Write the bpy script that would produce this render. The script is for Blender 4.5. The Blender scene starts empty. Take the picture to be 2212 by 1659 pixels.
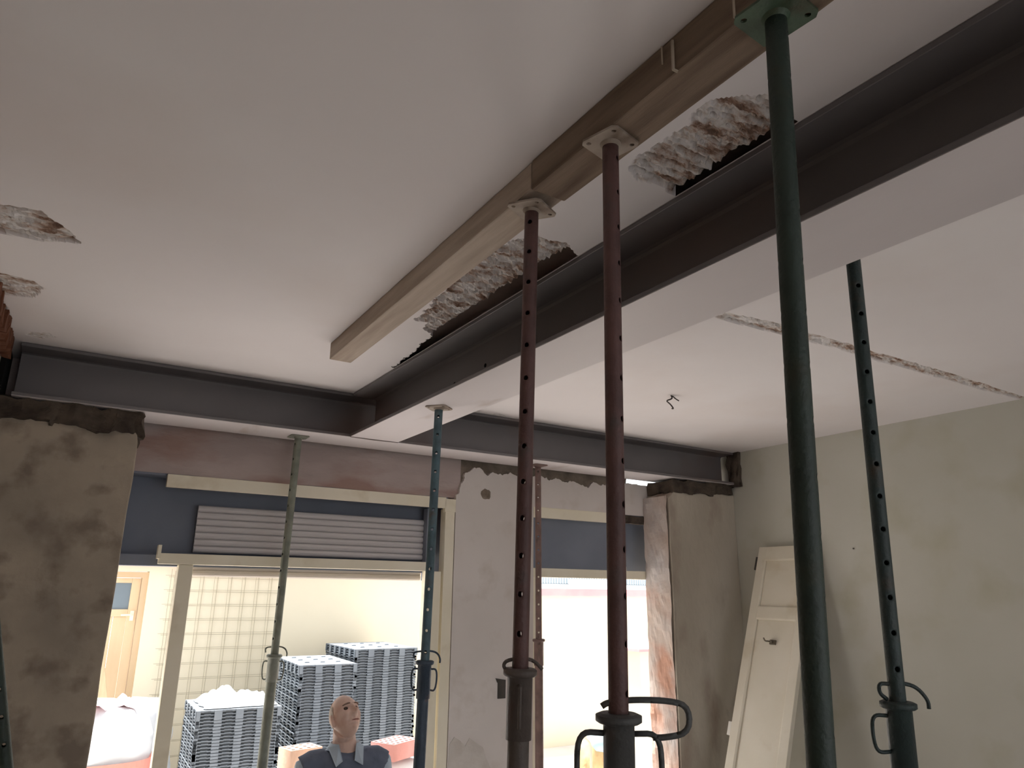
import bpy, bmesh, math, random
from mathutils import Vector, Matrix, noise, Quaternion

# ------------------------------------------------------------------ camera, sky, exposure
scene = bpy.context.scene
COL = scene.collection
cam_data = bpy.data.cameras.new('camera')
cam_data.sensor_width = 36.0
cam_data.lens = 1558.0 / 2212.0 * 36.0
cam_data.clip_start = 0.02
cam_data.clip_end = 300
cam = bpy.data.objects.new('camera', cam_data)
COL.objects.link(cam)
CAM_POS = Vector((0, 0, 2.22))
ax_y = Vector((86 - 1106, -(1262 - 829.5), -1558.0)).normalized()
ax_x = Vector((3690 - 1106, -(1308 - 829.5), -1558.0)).normalized()
ax_z = ax_x.cross(ax_y).normalized()
ax_x = ax_y.cross(ax_z)
cam.matrix_world = Matrix.Translation(CAM_POS) @ Matrix((ax_x, ax_y, ax_z)).to_4x4()
scene.camera = cam

world = bpy.data.worlds.new('overcast_sky')
scene.world = world
world.use_nodes = True
bg = world.node_tree.nodes['Background']
bg.inputs['Color'].default_value = (0.93, 0.97, 1.0, 1)
bg.inputs['Strength'].default_value = 1.3

sun_data = bpy.data.lights.new('hazy_sun', 'SUN')
sun_data.energy = 14.0
sun_data.angle = math.radians(12)
sun_data.color = (1.0, 0.965, 0.93)
sun = bpy.data.objects.new('hazy_sun', sun_data)
sun.rotation_euler = Vector((0.12, -0.30, -1.0)).to_track_quat('-Z', 'Y').to_euler()
COL.objects.link(sun)

vs = scene.view_settings
vs.view_transform = 'Standard'
vs.look = 'None'
vs.gamma = 1.0
vs.use_curve_mapping = False
vs.exposure = 0.5
scene.cycles.max_bounces = 8
scene.cycles.diffuse_bounces = 6
scene.cycles.adaptive_threshold = 0.03
scene.cycles.sample_clamp_indirect = 6.0
scene.cycles.caustics_reflective = False
scene.cycles.caustics_refractive = False

random.seed(7)
PI = math.pi


# ------------------------------------------------------------------ helpers
def lin(r, g, b):
    def f(c):
        c /= 255.0
        return c / 12.92 if c <= 0.04045 else ((c + 0.055) / 1.055) ** 2.4
    return (f(r), f(g), f(b), 1)


def mat(name, c1, c2=None, scale=4.0, rough=0.8, bump=0.0, bscale=40.0, metallic=0.0, spec=0.3,
        stretch=(1, 1, 1), c3=None, s3=1.5, t3=(0.55, 0.7), lo=0.35, hi=0.65, detail=6.0, gen=False):
    """procedural two/three tone material in object space"""
    m = bpy.data.materials.new(name)
    m.use_nodes = True
    nt = m.node_tree
    nd, lk = nt.nodes, nt.links
    b = nd['Principled BSDF']
    b.inputs['Roughness'].default_value = rough
    b.inputs['Metallic'].default_value = metallic
    b.inputs['Specular IOR Level'].default_value = spec
    tc = nd.new('ShaderNodeTexCoord')
    mp = nd.new('ShaderNodeMapping')
    mp.inputs['Scale'].default_value = stretch
    lk.new(tc.outputs['Object'], mp.inputs['Vector'])
    n1 = nd.new('ShaderNodeTexNoise')
    n1.inputs['Scale'].default_value = scale
    n1.inputs['Detail'].default_value = detail
    lk.new(mp.outputs[0], n1.inputs['Vector'])
    r1 = nd.new('ShaderNodeValToRGB')
    r1.color_ramp.elements[0].position = lo
    r1.color_ramp.elements[1].position = hi
    r1.color_ramp.elements[0].color = c1
    r1.color_ramp.elements[1].color = c2 if c2 else c1
    lk.new(n1.outputs['Fac'], r1.inputs['Fac'])
    out = r1.outputs['Color']
    if c3:
        n2 = nd.new('ShaderNodeTexNoise')
        n2.inputs['Scale'].default_value = s3
        n2.inputs['Detail'].default_value = 8.0
        lk.new(mp.outputs[0], n2.inputs['Vector'])
        r2 = nd.new('ShaderNodeMapRange')
        r2.inputs['From Min'].default_value = t3[0]
        r2.inputs['From Max'].default_value = t3[1]
        lk.new(n2.outputs['Fac'], r2.inputs['Value'])
        mx = nd.new('ShaderNodeMix')
        mx.data_type = 'RGBA'
        lk.new(r2.outputs[0], mx.inputs['Factor'])
        lk.new(out, mx.inputs['A'])
        mx.inputs['B'].default_value = c3
        out = mx.outputs['Result']
    lk.new(out, b.inputs['Base Color'])
    if bump > 0:
        n3 = nd.new('ShaderNodeTexNoise')
        n3.inputs['Scale'].default_value = bscale
        n3.inputs['Detail'].default_value = 8.0
        lk.new(mp.outputs[0], n3.inputs['Vector'])
        bp = nd.new('ShaderNodeBump')
        bp.inputs['Strength'].default_value = bump
        bp.inputs['Distance'].default_value = 0.01
        lk.new(n3.outputs['Fac'], bp.inputs['Height'])
        lk.new(bp.outputs[0], b.inputs['Normal'])
    return m


def ob(name, me, material=None, parent=None, smooth=False, **tags):
    if material and not me.materials:
        me.materials.append(material)
    if smooth:
        for p in me.polygons:
            p.use_smooth = True
    o = bpy.data.objects.new(name, me)
    COL.objects.link(o)
    if parent:
        o.parent = parent
    for k, v in tags.items():
        o[k] = v
    return o


def empty(name, loc, rot=None, **tags):
    o = bpy.data.objects.new(name, None)
    o.empty_display_size = 0.1
    COL.objects.link(o)
    o.location = loc
    if rot is not None:
        o.rotation_mode = 'QUATERNION'
        o.rotation_quaternion = rot
    for k, v in tags.items():
        o[k] = v
    return o


class MB:
    """vertex/face collector"""
    def __init__(self):
        self.v, self.f = [], []

    def add(self, vs_, fs_):
        n = len(self.v)
        self.v += [tuple(p) for p in vs_]
        self.f += [tuple(i + n for i in q) for q in fs_]
        return self

    def box(self, x0, x1, y0, y1, z0, z1, M=None):
        vs_ = [Vector(p) for p in ((x0, y0, z0), (x1, y0, z0), (x1, y1, z0), (x0, y1, z0),
                                   (x0, y0, z1), (x1, y0, z1), (x1, y1, z1), (x0, y1, z1))]
        if M:
            vs_ = [M @ p for p in vs_]
        return self.add(vs_, [(0, 3, 2, 1), (4, 5, 6, 7), (0, 1, 5, 4), (1, 2, 6, 5), (2, 3, 7, 6), (3, 0, 4, 7)])

    def tube(self, pts, r, n=10, caps=True):
        pts = [Vector(p) for p in pts]
        rs = r if isinstance(r, (list, tuple)) else [r] * len(pts)
        rings = []
        prev = None
        for i, p in enumerate(pts):
            t = (pts[min(i + 1, len(pts) - 1)] - pts[max(i - 1, 0)]).normalized()
            if prev is None:
                a = Vector((0, 0, 1)) if abs(t.z) < 0.9 else Vector((1, 0, 0))
                u = t.cross(a).normalized()
            else:
                u = (prev - t * prev.dot(t)).normalized()
            prev = u
            w = t.cross(u)
            rings.append([p + (u * math.cos(2 * PI * k / n) + w * math.sin(2 * PI * k / n)) * rs[i] for k in range(n)])
        vs_ = [q for rg in rings for q in rg]
        fs_ = []
        for i in range(len(pts) - 1):
            for k in range(n):
                k2 = (k + 1) % n
                fs_.append((i * n + k, i * n + k2, (i + 1) * n + k2, (i + 1) * n + k))
        if caps:
            fs_.append(tuple(range(n - 1, -1, -1)))
            fs_.append(tuple((len(pts) - 1) * n + k for k in range(n)))
        return self.add(vs_, fs_)

    def lathe(self, prof, n=24, M=None):
        """prof: list of (r, z); closed at ends when r == 0"""
        vs_ = []
        for r, z in prof:
            for k in range(n):
                vs_.append(Vector((r * math.cos(2 * PI * k / n), r * math.sin(2 * PI * k / n), z)))
        if M:
            vs_ = [M @ p for p in vs_]
        fs_ = []
        for i in range(len(prof) - 1):
            for k in range(n):
                k2 = (k + 1) % n
                fs_.append((i * n + k, i * n + k2, (i + 1) * n + k2, (i + 1) * n + k))
        return self.add(vs_, fs_)

    def prism(self, poly, axis, a, b):
        """poly of 2-D points extruded along axis ('x','y','z') from a to b"""
        def P(u, w, t):
            return {'x': (t, u, w), 'y': (u, t, w), 'z': (u, w, t)}[axis]
        n = len(poly)
        vs_ = [P(u, w, a) for u, w in poly] + [P(u, w, b) for u, w in poly]
        fs_ = [tuple(range(n - 1, -1, -1)), tuple(range(n, 2 * n))]
        fs_ += [(i, (i + 1) % n, n + (i + 1) % n, n + i) for i in range(n)]
        return self.add(vs_, fs_)

    def mesh(self, name='mesh', fix=True):
        me = bpy.data.meshes.new(name)
        me.from_pydata(self.v, [], self.f)
        if fix:
            bm = bmesh.new()
            bm.from_mesh(me)
            bmesh.ops.recalc_face_normals(bm, faces=bm.faces)
            bm.to_mesh(me)
            bm.free()
        me.update()
        return me


def bevel_mesh(me, w=0.004, seg=2, angle=35):
    bm = bmesh.new()
    bm.from_mesh(me)
    es = [e for e in bm.edges if len(e.link_faces) == 2 and e.calc_face_angle(0) > math.radians(angle)]
    bmesh.ops.bevel(bm, geom=es, offset=w, segments=seg, affect='EDGES', profile=0.6)
    bm.to_mesh(me)
    bm.free()
    return me


def plate_mesh(outer, holes, t, bevel=0.0):
    """flat plate in XY from z=0 to z=t with real holes"""
    cu = bpy.data.curves.new('plate', 'CURVE')
    cu.dimensions = '2D'
    cu.fill_mode = 'BOTH'
    cu.extrude = t / 2
    for loop in [outer] + holes:
        sp = cu.splines.new('POLY')
        sp.points.add(len(loop) - 1)
        for p, q in zip(sp.points, loop):
            p.co = (q[0], q[1], 0, 1)
        sp.use_cyclic_u = True
    o = bpy.data.objects.new('tmp', cu)
    COL.objects.link(o)
    dg = bpy.context.evaluated_depsgraph_get()
    me = bpy.data.meshes.new_from_object(o.evaluated_get(dg))
    bpy.data.objects.remove(o)
    bpy.data.curves.remove(cu)
    for v in me.vertices:
        v.co.z += t / 2
    return me


def circle(cx, cy, r, n=12):
    return [(cx + r * math.cos(2 * PI * k / n), cy + r * math.sin(2 * PI * k / n)) for k in range(n)]


def roughen(me, amp, sc, seed=0.0, cuts=0, keep=None):
    """subdivide and push vertices with noise: broken masonry, lumps"""
    bm = bmesh.new()
    bm.from_mesh(me)
    if cuts:
        bmesh.ops.subdivide_edges(bm, edges=bm.edges, cuts=cuts, use_grid_fill=True)
    for v in bm.verts:
        if keep and keep(v.co):
            continue
        q = Vector(v.co) * sc + Vector((seed, seed * 1.7, seed * 0.3))
        v.co += noise.noise_vector(q) * amp
    bmesh.ops.recalc_face_normals(bm, faces=bm.faces)
    bm.to_mesh(me)
    bm.free()
    return me


# ------------------------------------------------------------------ materials
M_floor = mat('dusty_concrete_floor', lin(186, 180, 176), lin(200, 194, 190), 2.0, 0.9, 0.3, 30, c3=lin(168, 162, 158))
M_wallr = mat('painted_plaster_wall', lin(186, 184, 172), lin(194, 192, 182), 1.2, 0.85, 0.08, 25,
              c3=lin(180, 177, 160), s3=2.5, t3=(0.52, 0.72))
M_wallw = mat('white_plaster', lin(216, 209, 204), lin(224, 217, 213), 1.5, 0.85, 0.1, 30, c3=lin(206, 197, 189), s3=5, t3=(0.55, 0.75))
M_pier = mat('stripped_pier_mortar', lin(150, 140, 128), lin(178, 166, 150), 2.2, 0.95, 0.6, 22,
             c3=lin(134, 122, 110), s3=6.0, t3=(0.50, 0.66))
M_pierr = mat('grey_render_pier', lin(172, 163, 150), lin(192, 184, 170), 1.6, 0.95, 0.4, 25,
              c3=lin(146, 130, 118), s3=2.6, t3=(0.50, 0.68), stretch=(1, 1, 0.5))
M_reveal = mat('reveal_brick_plaster', lin(188, 166, 150), lin(196, 189, 186), 2.0, 0.9, 0.4, 30,
               c3=lin(184, 142, 122), s3=2.6, t3=(0.46, 0.66))
M_lintel = mat('rough_concrete_lintel', lin(176, 162, 158), lin(196, 182, 178), 3.0, 0.95, 0.6, 25,
               c3=lin(168, 142, 134), s3=2.5, t3=(0.5, 0.65), stretch=(0.6, 1, 1.6))
M_rubble = mat('dark_packing_mortar', lin(62, 54, 48), lin(96, 85, 75), 9.0, 0.95, 0.8, 40)
M_brickl = mat('broken_brick_edge', lin(92, 58, 44), lin(120, 78, 58), 8.0, 0.95, 0.6, 40)
M_mortar = mat('old_mortar', lin(120, 108, 96), lin(150, 138, 125), 9.0, 0.95, 0.6, 40)
M_steel = mat('grey_primed_steel', lin(108, 104, 106), lin(120, 116, 118), 1.3, 0.5, 0.05, 60, spec=0.5,
              c3=lin(112, 96, 90), s3=1.1, t3=(0.56, 0.75), stretch=(1, 0.5, 1))
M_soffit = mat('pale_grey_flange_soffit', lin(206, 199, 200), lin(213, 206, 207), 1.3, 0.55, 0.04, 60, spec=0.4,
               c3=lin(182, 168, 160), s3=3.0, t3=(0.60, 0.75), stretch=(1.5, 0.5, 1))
M_wood = mat('old_timber', lin(170, 155, 141), lin(190, 176, 162), 3.0, 0.85, 0.25, 50, stretch=(9, 0.7, 9),
             c3=lin(152, 134, 120), s3=1.0, t3=(0.5, 0.7))
M_wood2 = mat('dark_timber', lin(104, 86, 72), lin(136, 118, 102), 3.0, 0.85, 0.3, 50, stretch=(9, 0.7, 9),
              c3=lin(150, 132, 116), s3=1.2, t3=(0.52, 0.7))
M_cream = mat('cream_painted_frame', lin(236, 228, 206), lin(242, 235, 216), 3.0, 0.6, 0.05, 40, c3=lin(218, 206, 180), s3=4, t3=(0.58, 0.75))
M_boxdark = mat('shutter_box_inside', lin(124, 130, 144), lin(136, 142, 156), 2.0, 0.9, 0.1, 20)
M_slat = mat('grey_shutter_slat', lin(206, 202, 204), lin(214, 210, 212), 1.0, 0.6, 0.03, 20)
M_tan = mat('taupe_bottom_slat', lin(200, 190, 180), lin(208, 198, 188), 1.0, 0.6)
M_cyard = mat('cream_courtyard_render', lin(216, 207, 184), lin(222, 214, 193), 0.6, 0.9, 0.05, 20)
M_pink = mat('pink_coping', lin(214, 152, 156), lin(220, 164, 166), 3.0, 0.8)
M_ground = mat('courtyard_concrete', lin(214, 210, 206), lin(224, 220, 216), 1.5, 0.9, 0.2, 30)
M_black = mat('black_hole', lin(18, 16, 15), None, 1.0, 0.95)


# ------------------------------------------------------------------ the ceiling with its broken patches
CEIL = 3.47


def ceiling_material():
    m = mat('ceiling_plaster', lin(225, 219, 219), lin(230, 225, 225), 0.9, 0.9, 0.05, 12,
            c3=lin(220, 211, 208), s3=0.8, t3=(0.5, 0.75))
    nt = m.node_tree
    nd, lk = nt.nodes, nt.links
    b = nd['Principled BSDF']
    base = b.inputs['Base Color'].links[0].from_socket
    tc = nd.new('ShaderNodeTexCoord')
    mp = nd.new('ShaderNodeMapping')
    mp.inputs['Scale'].default_value = (9, 26, 20)
    lk.new(tc.outputs['Object'], mp.inputs['Vector'])
    nz = nd.new('ShaderNodeTexNoise')
    nz.inputs['Scale'].default_value = 1.0
    nz.inputs['Detail'].default_value = 9
    nz.inputs['Roughness'].default_value = 0.65
    lk.new(mp.outputs[0], nz.inputs['Vector'])
    rp = nd.new('ShaderNodeValToRGB')
    e = rp.color_ramp.elements
    e[0].position, e[0].color = 0.33, lin(112, 90, 78)
    e[1].position, e[1].color = 0.60, lin(216, 212, 211)
    for p, c in ((0.40, lin(150, 122, 106)), (0.46, lin(188, 172, 162)), (0.52, lin(204, 198, 194))):
        k = e.new(p)
        k.color = c
    lk.new(nz.outputs['Fac'], rp.inputs['Fac'])
    at = nd.new('ShaderNodeAttribute')
    at.attribute_name = 'exposed'
    mx = nd.new('ShaderNodeMix')
    mx.data_type = 'RGBA'
    lk.new(at.outputs['Fac'], mx.inputs['Factor'])
    lk.new(base, mx.inputs['A'])
    lk.new(rp.outputs['Color'], mx.inputs['B'])
    lk.new(mx.outputs['Result'], b.inputs['Base Color'])
    return m


M_ceil = ceiling_material()


def seg_dist(p, a, b):
    ab = (b[0] - a[0], b[1] - a[1])
    t = ((p[0] - a[0]) * ab[0] + (p[1] - a[1]) * ab[1]) / (ab[0] ** 2 + ab[1] ** 2 + 1e-12)
    t = min(1, max(0, t))
    return math.hypot(p[0] - a[0] - t * ab[0], p[1] - a[1] - t * ab[1])


def poly_sd(p, poly):
    """signed distance, positive inside"""
    d = min(seg_dist(p, poly[i], poly[(i + 1) % len(poly)]) for i in range(len(poly)))
    ins = False
    j = len(poly) - 1
    for i in range(len(poly)):
        xi, yi = poly[i]
        xj, yj = poly[j]
        if (yi > p[1]) != (yj > p[1]) and p[0] < (xj - xi) * (p[1] - yi) / (yj - yi) + xi:
            ins = not ins
        j = i
    return d if ins else -d


# rect: x0, x1, y0, y1 ; polygons of lost plaster ; depth ; jag ; deep side (x beyond which it is a deep hole)
PATCHES = [
    ((1.22, 1.566, 1.93, 3.86),
     [[(1.33, 3.03), (1.40, 3.02), (1.42, 3.10), (1.51, 3.19), (1.60, 3.10), (1.62, 2.05), (1.55, 2.02), (1.46, 1.975),
       (1.34, 1.99), (1.28, 2.06), (1.265, 2.28), (1.29, 2.62), (1.33, 2.90)],
      [(1.49, 3.10), (1.60, 3.00), (1.60, 3.82), (1.557, 3.80), (1.54, 3.5), (1.52, 3.3)]], 0.022, 0.034, 1.497, 0.009),
    ((1.24, 1.566, 0.60, 1.54),
     [[(1.335, 1.47), (1.40, 1.50), (1.48, 1.485), (1.60, 1.50), (1.62, 1.02), (1.50, 1.04), (1.41, 1.01), (1.29, 1.11),
       (1.33, 1.22), (1.315, 1.40)]], 0.018, 0.028, 1.548, 0.009),
    ((-0.36, -0.04, 2.72, 3.20),
     [[(-0.40, 2.83), (-0.20, 2.79), (-0.13, 2.88), (-0.075, 2.99), (-0.20, 3.05), (-0.40, 3.08)]], 0.016, 0.020, 9, 0.010),
    ((-0.36, -0.12, 3.44, 3.82),
     [[(-0.40, 3.48), (-0.23, 3.52), (-0.185, 3.58), (-0.23, 3.74), (-0.40, 3.79)]], 0.010, 0.018, 9, 0.010),
    ((-0.30, -0.10, 4.20, 4.42),
     [[(-0.27, 4.37), (-0.25, 4.29), (-0.16, 4.26), (-0.14, 4.32), (-0.2, 4.38)]], 0.006, 0.03, 9, 0.008),
    ((2.36, 5.27, 2.02, 2.26),
     [[(2.40, 2.155), (2.46, 2.125), (2.80, 2.085), (3.40, 2.075), (4.30, 2.055), (5.30, 2.07), (5.30, 2.10), (4.9, 2.125),
       (4.30, 2.135), (3.80, 2.15), (3.40, 2.145), (2.90, 2.175), (2.52, 2.20)]], 0.014, 0.016, 9, 0.010),
    ((2.58, 2.80, 4.40, 4.50),
     [[(2.62, 4.46), (2.68, 4.43), (2.75, 4.47), (2.70, 4.49)]], 0.010, 0.010, 9, 0.008),
]


def build_ceiling():
    X0, X1, Y0, Y1 = -0.36, 5.27, -3.2, 4.95
    xs = sorted({X0, X1} | {p[0][0] for p in PATCHES} | {p[0][1] for p in PATCHES})
    ys = sorted({Y0, Y1} | {p[0][2] for p in PATCHES} | {p[0][3] for p in PATCHES})
    mb = MB()
    for i in range(len(xs) - 1):
        for j in range(len(ys) - 1):
            cx, cy = (xs[i] + xs[i + 1]) / 2, (ys[j] + ys[j + 1]) / 2
            if any(r[0] < cx < r[1] and r[2] < cy < r[3] for r, *_ in PATCHES):
                continue
            mb.add([(xs[i], ys[j], CEIL), (xs[i], ys[j + 1], CEIL), (xs[i + 1], ys[j + 1], CEIL), (xs[i + 1], ys[j], CEIL)],
                   [(0, 1, 2, 3)])
    ceil = ob('ceiling', mb.mesh('ceiling', False), M_ceil, kind='structure', label='white plastered ceiling with broken patches')
    for pi, (r, polys, depth, jag, deep, step) in enumerate(PATCHES):
        nx = max(6, int((r[1] - r[0]) / step))
        ny = max(6, int((r[3] - r[2]) / step))
        vs_, ex = [], []
        for i in range(nx + 1):
            for j in range(ny + 1):
                x = r[0] + (r[1] - r[0]) * i / nx
                y = r[2] + (r[3] - r[2]) * j / ny
                w = noise.fractal(Vector((x * 9, y * 22, pi * 7.3)), 0.8, 2.1, 5)
                sd = max(poly_sd((x, y), pl) for pl in polys) + w * jag * 0.55
                edge = min(x - r[0], r[1] - x, y - r[2], r[3] - y)
                if r[1] in (1.566, 5.27) or r[0] == -0.36:
                    edge = min((9 if r[0] == -0.36 else x - r[0]), (9 if r[1] in (1.566, 5.27) else r[1] - x), y - r[2], r[3] - y)
                m = min(1, max(0, sd / 0.006)) if edge > 0.006 else 0.0
                z = 0.0
                if m > 0:
                    f1 = noise.fractal(Vector((x * 14, y * 46, pi * 3.1)), 0.7, 2.2, 5)
                    f1 = 0.5 * f1 + 0.5 * math.floor(f1 * 4 + 0.5) / 4
                    f2 = noise.noise(Vector((x * 40, y * 130, 5.0 + pi)))
                    z = m * (depth * (0.75 + 0.95 * f1) + 0.004 * f2)
                    z = max(z, -0.006)
                    ledge = deep + 0.018 * noise.noise(Vector((y * 9, 1.0, pi)))
                    if x > ledge:
                        z += min(1, (x - ledge) / 0.012) * 0.105
                vs_.append((x, y, CEIL + z))
                ex.append(m)
        fs_ = []
        for i in range(nx):
            for j in range(ny):
                a = i * (ny + 1) + j
                fs_.append((a, a + 1, a + ny + 2, a + ny + 1))
        me = bpy.data.meshes.new('broken_plaster_patch')
        me.from_pydata(vs_, [], fs_)
        at = me.attributes.new('exposed', 'FLOAT', 'POINT')
        at.data.foreach_set('value', ex)
        me.update()
        ob('broken_plaster_patch', me, M_ceil, ceil, label='patch of ceiling plaster fallen away showing rough brown backing')
    return ceil


build_ceiling()
ob('roof_slab', MB().box(-0.7, 5.6, -3.5, 5.1, 3.60, 3.85).mesh(), M_lintel, kind='structure', label='floor slab above the ceiling')

# ------------------------------------------------------------------ floor and walls
ob('floor', MB().box(-0.6, 5.6, -3.4, 5.12, -0.15, 0.0).mesh(), M_floor, kind='structure', label='bare dusty concrete floor of the room')

wr = MB().box(5.27, 5.55, -3.4, 5.12, 0, 3.62)
ob('wall_right', wr.mesh(), M_wallr, kind='structure', label='plain off-white plastered side wall')
ob('wall_left', MB().box(-0.60, -0.36, -3.4, 5.12, 0, 3.62).mesh(), M_pier, kind='structure', label='stripped side wall with broken brick edge')
# back wall, out of view: wide opening added to let in fill light
bw = MB().box(-0.36, 0.1, -3.4, -3.15, 0, 3.62).box(5.0, 5.27, -3.4, -3.15, 0, 3.62).box(0.1, 5.0, -3.4, -3.15, 3.25, 3.62)
ob('wall_back', bw.mesh(), M_wallw, kind='structure', label='unseen wall behind the viewer with a wide opening added for fill light')

# front wall pieces (outer leaf, Y 4.85 - 5.10)
OUT = 5.10


def jag_top(x0, x1, zf, step, seed, jz):
    pts = []
    x = x0
    k = 0
    while x < x1 - step * 0.4:
        pts.append((x, zf(x) + jz * noise.noise(Vector((x * 23, seed, 0))) + jz * 0.6 * noise.noise(Vector((x * 71, seed, 3)))))
        x += step
        k += 1
    pts.append((x1, zf(x1)))
    return pts


front = empty('wall_front', (0, 4.85, 0), kind='structure', label='front wall with two openings, stripped piers and lintel')


def fr(name, me, m, **k):
    o = ob(name, me, m, front, **k)
    o.location = (0, -4.85, 0)
    return o


# left pier
def jag_edge(poly_pts, amp, seed):
    return [(u + amp * noise.noise(Vector((u * 7, w * 9, seed))), w + amp * noise.noise(Vector((u * 9, w * 7, seed + 4)))) for u, w in poly_pts]


left_edge = [(0.345 + 0.008 * noise.noise(Vector((0, z * 0.7, 2))), z * 0.1) for z in range(0, 31, 2)]
top_l = [(x, 3.085 + 0.022 * noise.noise(Vector((x * 14, 0.3, 1)))) for x in (0.33, 0.25, 0.17, 0.08, 0.0, -0.1, -0.2, -0.3)]
fr('left_pier', bevel_mesh(MB().prism([(-0.36, 0)] + left_edge + top_l + [(-0.36, 3.11)], 'y', 4.55, OUT).mesh(), 0.008, 2), M_pier,
   label='stripped brown mortar pier under the steel beam')
pk = MB()
for (x0, x1, z0, z1) in ((-0.36, -0.05, 3.06, 3.176), (-0.1, 0.16, 3.05, 3.172), (0.1, 0.36, 3.04, 3.176)):
    pk.box(x0, x1, 4.53, 5.0, z0, z1)
fr('packing_course', roughen(pk.mesh(), 0.042, 13, 3.0, 6), M_rubble, label='dark rough packing between pier and beam')
# right pier
rt = [(5.27, 3.085)] + [(x, 3.07 + 0.03 * noise.noise(Vector((x * 12, 2.3, 1)))) for x in (5.2, 5.1, 5.0, 4.9, 4.8, 4.7, 4.6, 4.54)]
le = [(4.45 + 0.010 * noise.noise(Vector((3.3, z * 0.9, 2))), z * 0.1) for z in range(30, -1, -2)]
fr('right_pier', bevel_mesh(MB().prism([(5.27, 0)] + rt + le, 'y', 4.55, 4.862).mesh(), 0.008, 2), M_pierr, label='grey rendered pier beside the side wall')
pk = MB()
for (x0, x1, z0, z1) in ((4.50, 4.72, 3.05, 3.165), (4.66, 5.0, 3.06, 3.172), (4.95, 5.25, 3.08, 3.176)):
    pk.box(x0, x1, 4.54, 4.84, z0, z1)
fr('packing_course', roughen(pk.mesh(), 0.028, 11, 8.0, 5), M_rubble, label='dark rough packing between pier and beam')
# reveal facing of the right pier: plaster and brick face towards the opening
rv = MB()
ny, nz = 14, 60
vs_ = []
for i in range(ny + 1):
    for j in range(nz + 1):
        y = 4.565 + (4.86 - 4.565) * i / ny
        z = 3.02 * j / nz
        d = 0.012 * noise.noise(Vector((y * 8, z * 6, 3))) + 0.008 * noise.noise(Vector((y * 25, z * 21, 5)))
        vs_.append((4.436 + d, y, z))
rv.add(vs_, [(i * (nz + 1) + j, (i + 1) * (nz + 1) + j, (i + 1) * (nz + 1) + j + 1, i * (nz + 1) + j + 1) for i in range(ny) for j in range(nz)])
fr('reveal_face', rv.mesh(fix=False), M_reveal, smooth=False, label='peach plaster and brick reveal of the pier')

# lintel band over the left opening, the masonry above, the white middle wall
fr('lintel', roughen(MB().box(0.345, 2.60, 4.88, OUT, 2.885, 3.62).box(-0.36, 0.345, 4.88, OUT, 3.10, 3.62).mesh(), 0.006, 9, 1.0, 12), M_lintel, label='rough reddish concrete lintel above the opening')
fr('lintel', MB().box(2.55, 5.27, 4.93, OUT, 3.30, 3.62).mesh(), M_lintel)
fr('rough_masonry', roughen(MB().box(2.53, 4.27, 4.89, OUT, 2.90, 3.33).mesh(), 0.012, 13, 2.0, 14), M_mortar,
   label='rough masonry where plaster has broken off under the beam')
mw_top = [(2.552, 2.90), (2.575, 2.93), (2.585, 2.98), (2.615, 3.02), (2.62, 3.07), (2.66, 3.095), (2.70, 3.12), (2.75, 3.135), (2.79, 3.105),
          (2.82, 3.075), (2.87, 3.11), (2.93, 3.095), (2.98, 3.105), (3.03, 3.12), (3.09, 3.10), (3.16, 3.12), (3.22, 3.105), (3.255, 3.115)]


def ragged(pts, k, amp, seed):
    out = []
    for (u0, w0), (u1, w1) in zip(pts[:-1], pts[1:]):
        for q in range(k):
            t = q / k
            u_, w_ = u0 + (u1 - u0) * t, w0 + (w1 - w0) * t
            e_ = 0 if (q == 0 and not out) else 1
            out.append((u_ + e_ * amp * 0.6 * noise.noise(Vector((u_ * 60, w_ * 60, seed))), w_ + e_ * amp * noise.noise(Vector((u_ * 55, w_ * 55, seed + 7)))))
    out.append(pts[-1])
    return out


mw_top = ragged(mw_top, 6, 0.014, 1.0)
me = MB().prism([(2.552, 0), (3.255, 0)] + mw_top[::-1], 'y', 4.85, OUT - 0.01).mesh()
fr('middle_wall', me, M_wallw, label='white plastered wall between the two openings with a broken top')
ow_top = [(3.255, 3.115), (3.33, 3.125), (3.42, 3.10), (3.50, 3.12), (3.58, 3.095), (3.66, 3.11), (3.74, 3.085), (3.82, 3.07), (3.88, 3.12),
          (3.97, 3.10), (4.06, 3.115), (4.14, 3.09), (4.22, 3.14), (4.26, 3.142), (4.33, 3.145), (4.42, 3.14), (4.64, 3.15)]
ow_top = ragged(ow_top, 6, 0.014, 3.0)
fr('over_window_wall', MB().prism([(3.255, 2.865), (4.64, 2.865)] + ow_top[::-1], 'y', 4.864, OUT - 0.01).mesh(), M_wallw,
   label='white plaster strip above the smaller opening')
# hole knocked in the middle wall and a chipped low patch
hm = MB()
hm.lathe([(0.0001, 0.0015), (0.014, 0.002), (0.024, 0.007), (0.036, 0.003), (0.046, -0.001)], 14,
         Matrix.Translation((2.812, 4.849, 2.931)) @ Matrix.Rotation(PI / 2, 4, 'X'))
fr('chipped_hole', roughen(hm.mesh(), 0.008, 40, 2), M_mortar, label='small chipped hole in the white plaster')
chip = jag_edge([(2.555, 1.0), (2.56, 1.20), (2.60, 1.235), (2.64, 1.20), (2.68, 1.165), (2.72, 1.21), (2.77, 1.18), (2.83, 1.15), (2.86, 1.08), (2.9, 1.0)], 0.015, 5)
fr('chipped_plaster', MB().prism(chip, 'y', 4.846, 4.852).mesh(), mat('pale_filler_patch', lin(214, 208, 202), lin(200, 192, 184), 6, 0.9, 0.3, 40), label='paler chipped patch low on the white wall')
fr('socket_hole', MB().box(2.945, 3.01, 4.843, 4.852, 1.46, 1.58).prism([(2.925, 1.60), (3.01, 1.585), (3.005, 1.57), (2.94, 1.57)], 'y', 4.842, 4.852).mesh(),
   mat('dark_socket', lin(70, 66, 62), lin(84, 80, 76), 8), label='dark empty socket recess in the white wall')

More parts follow.
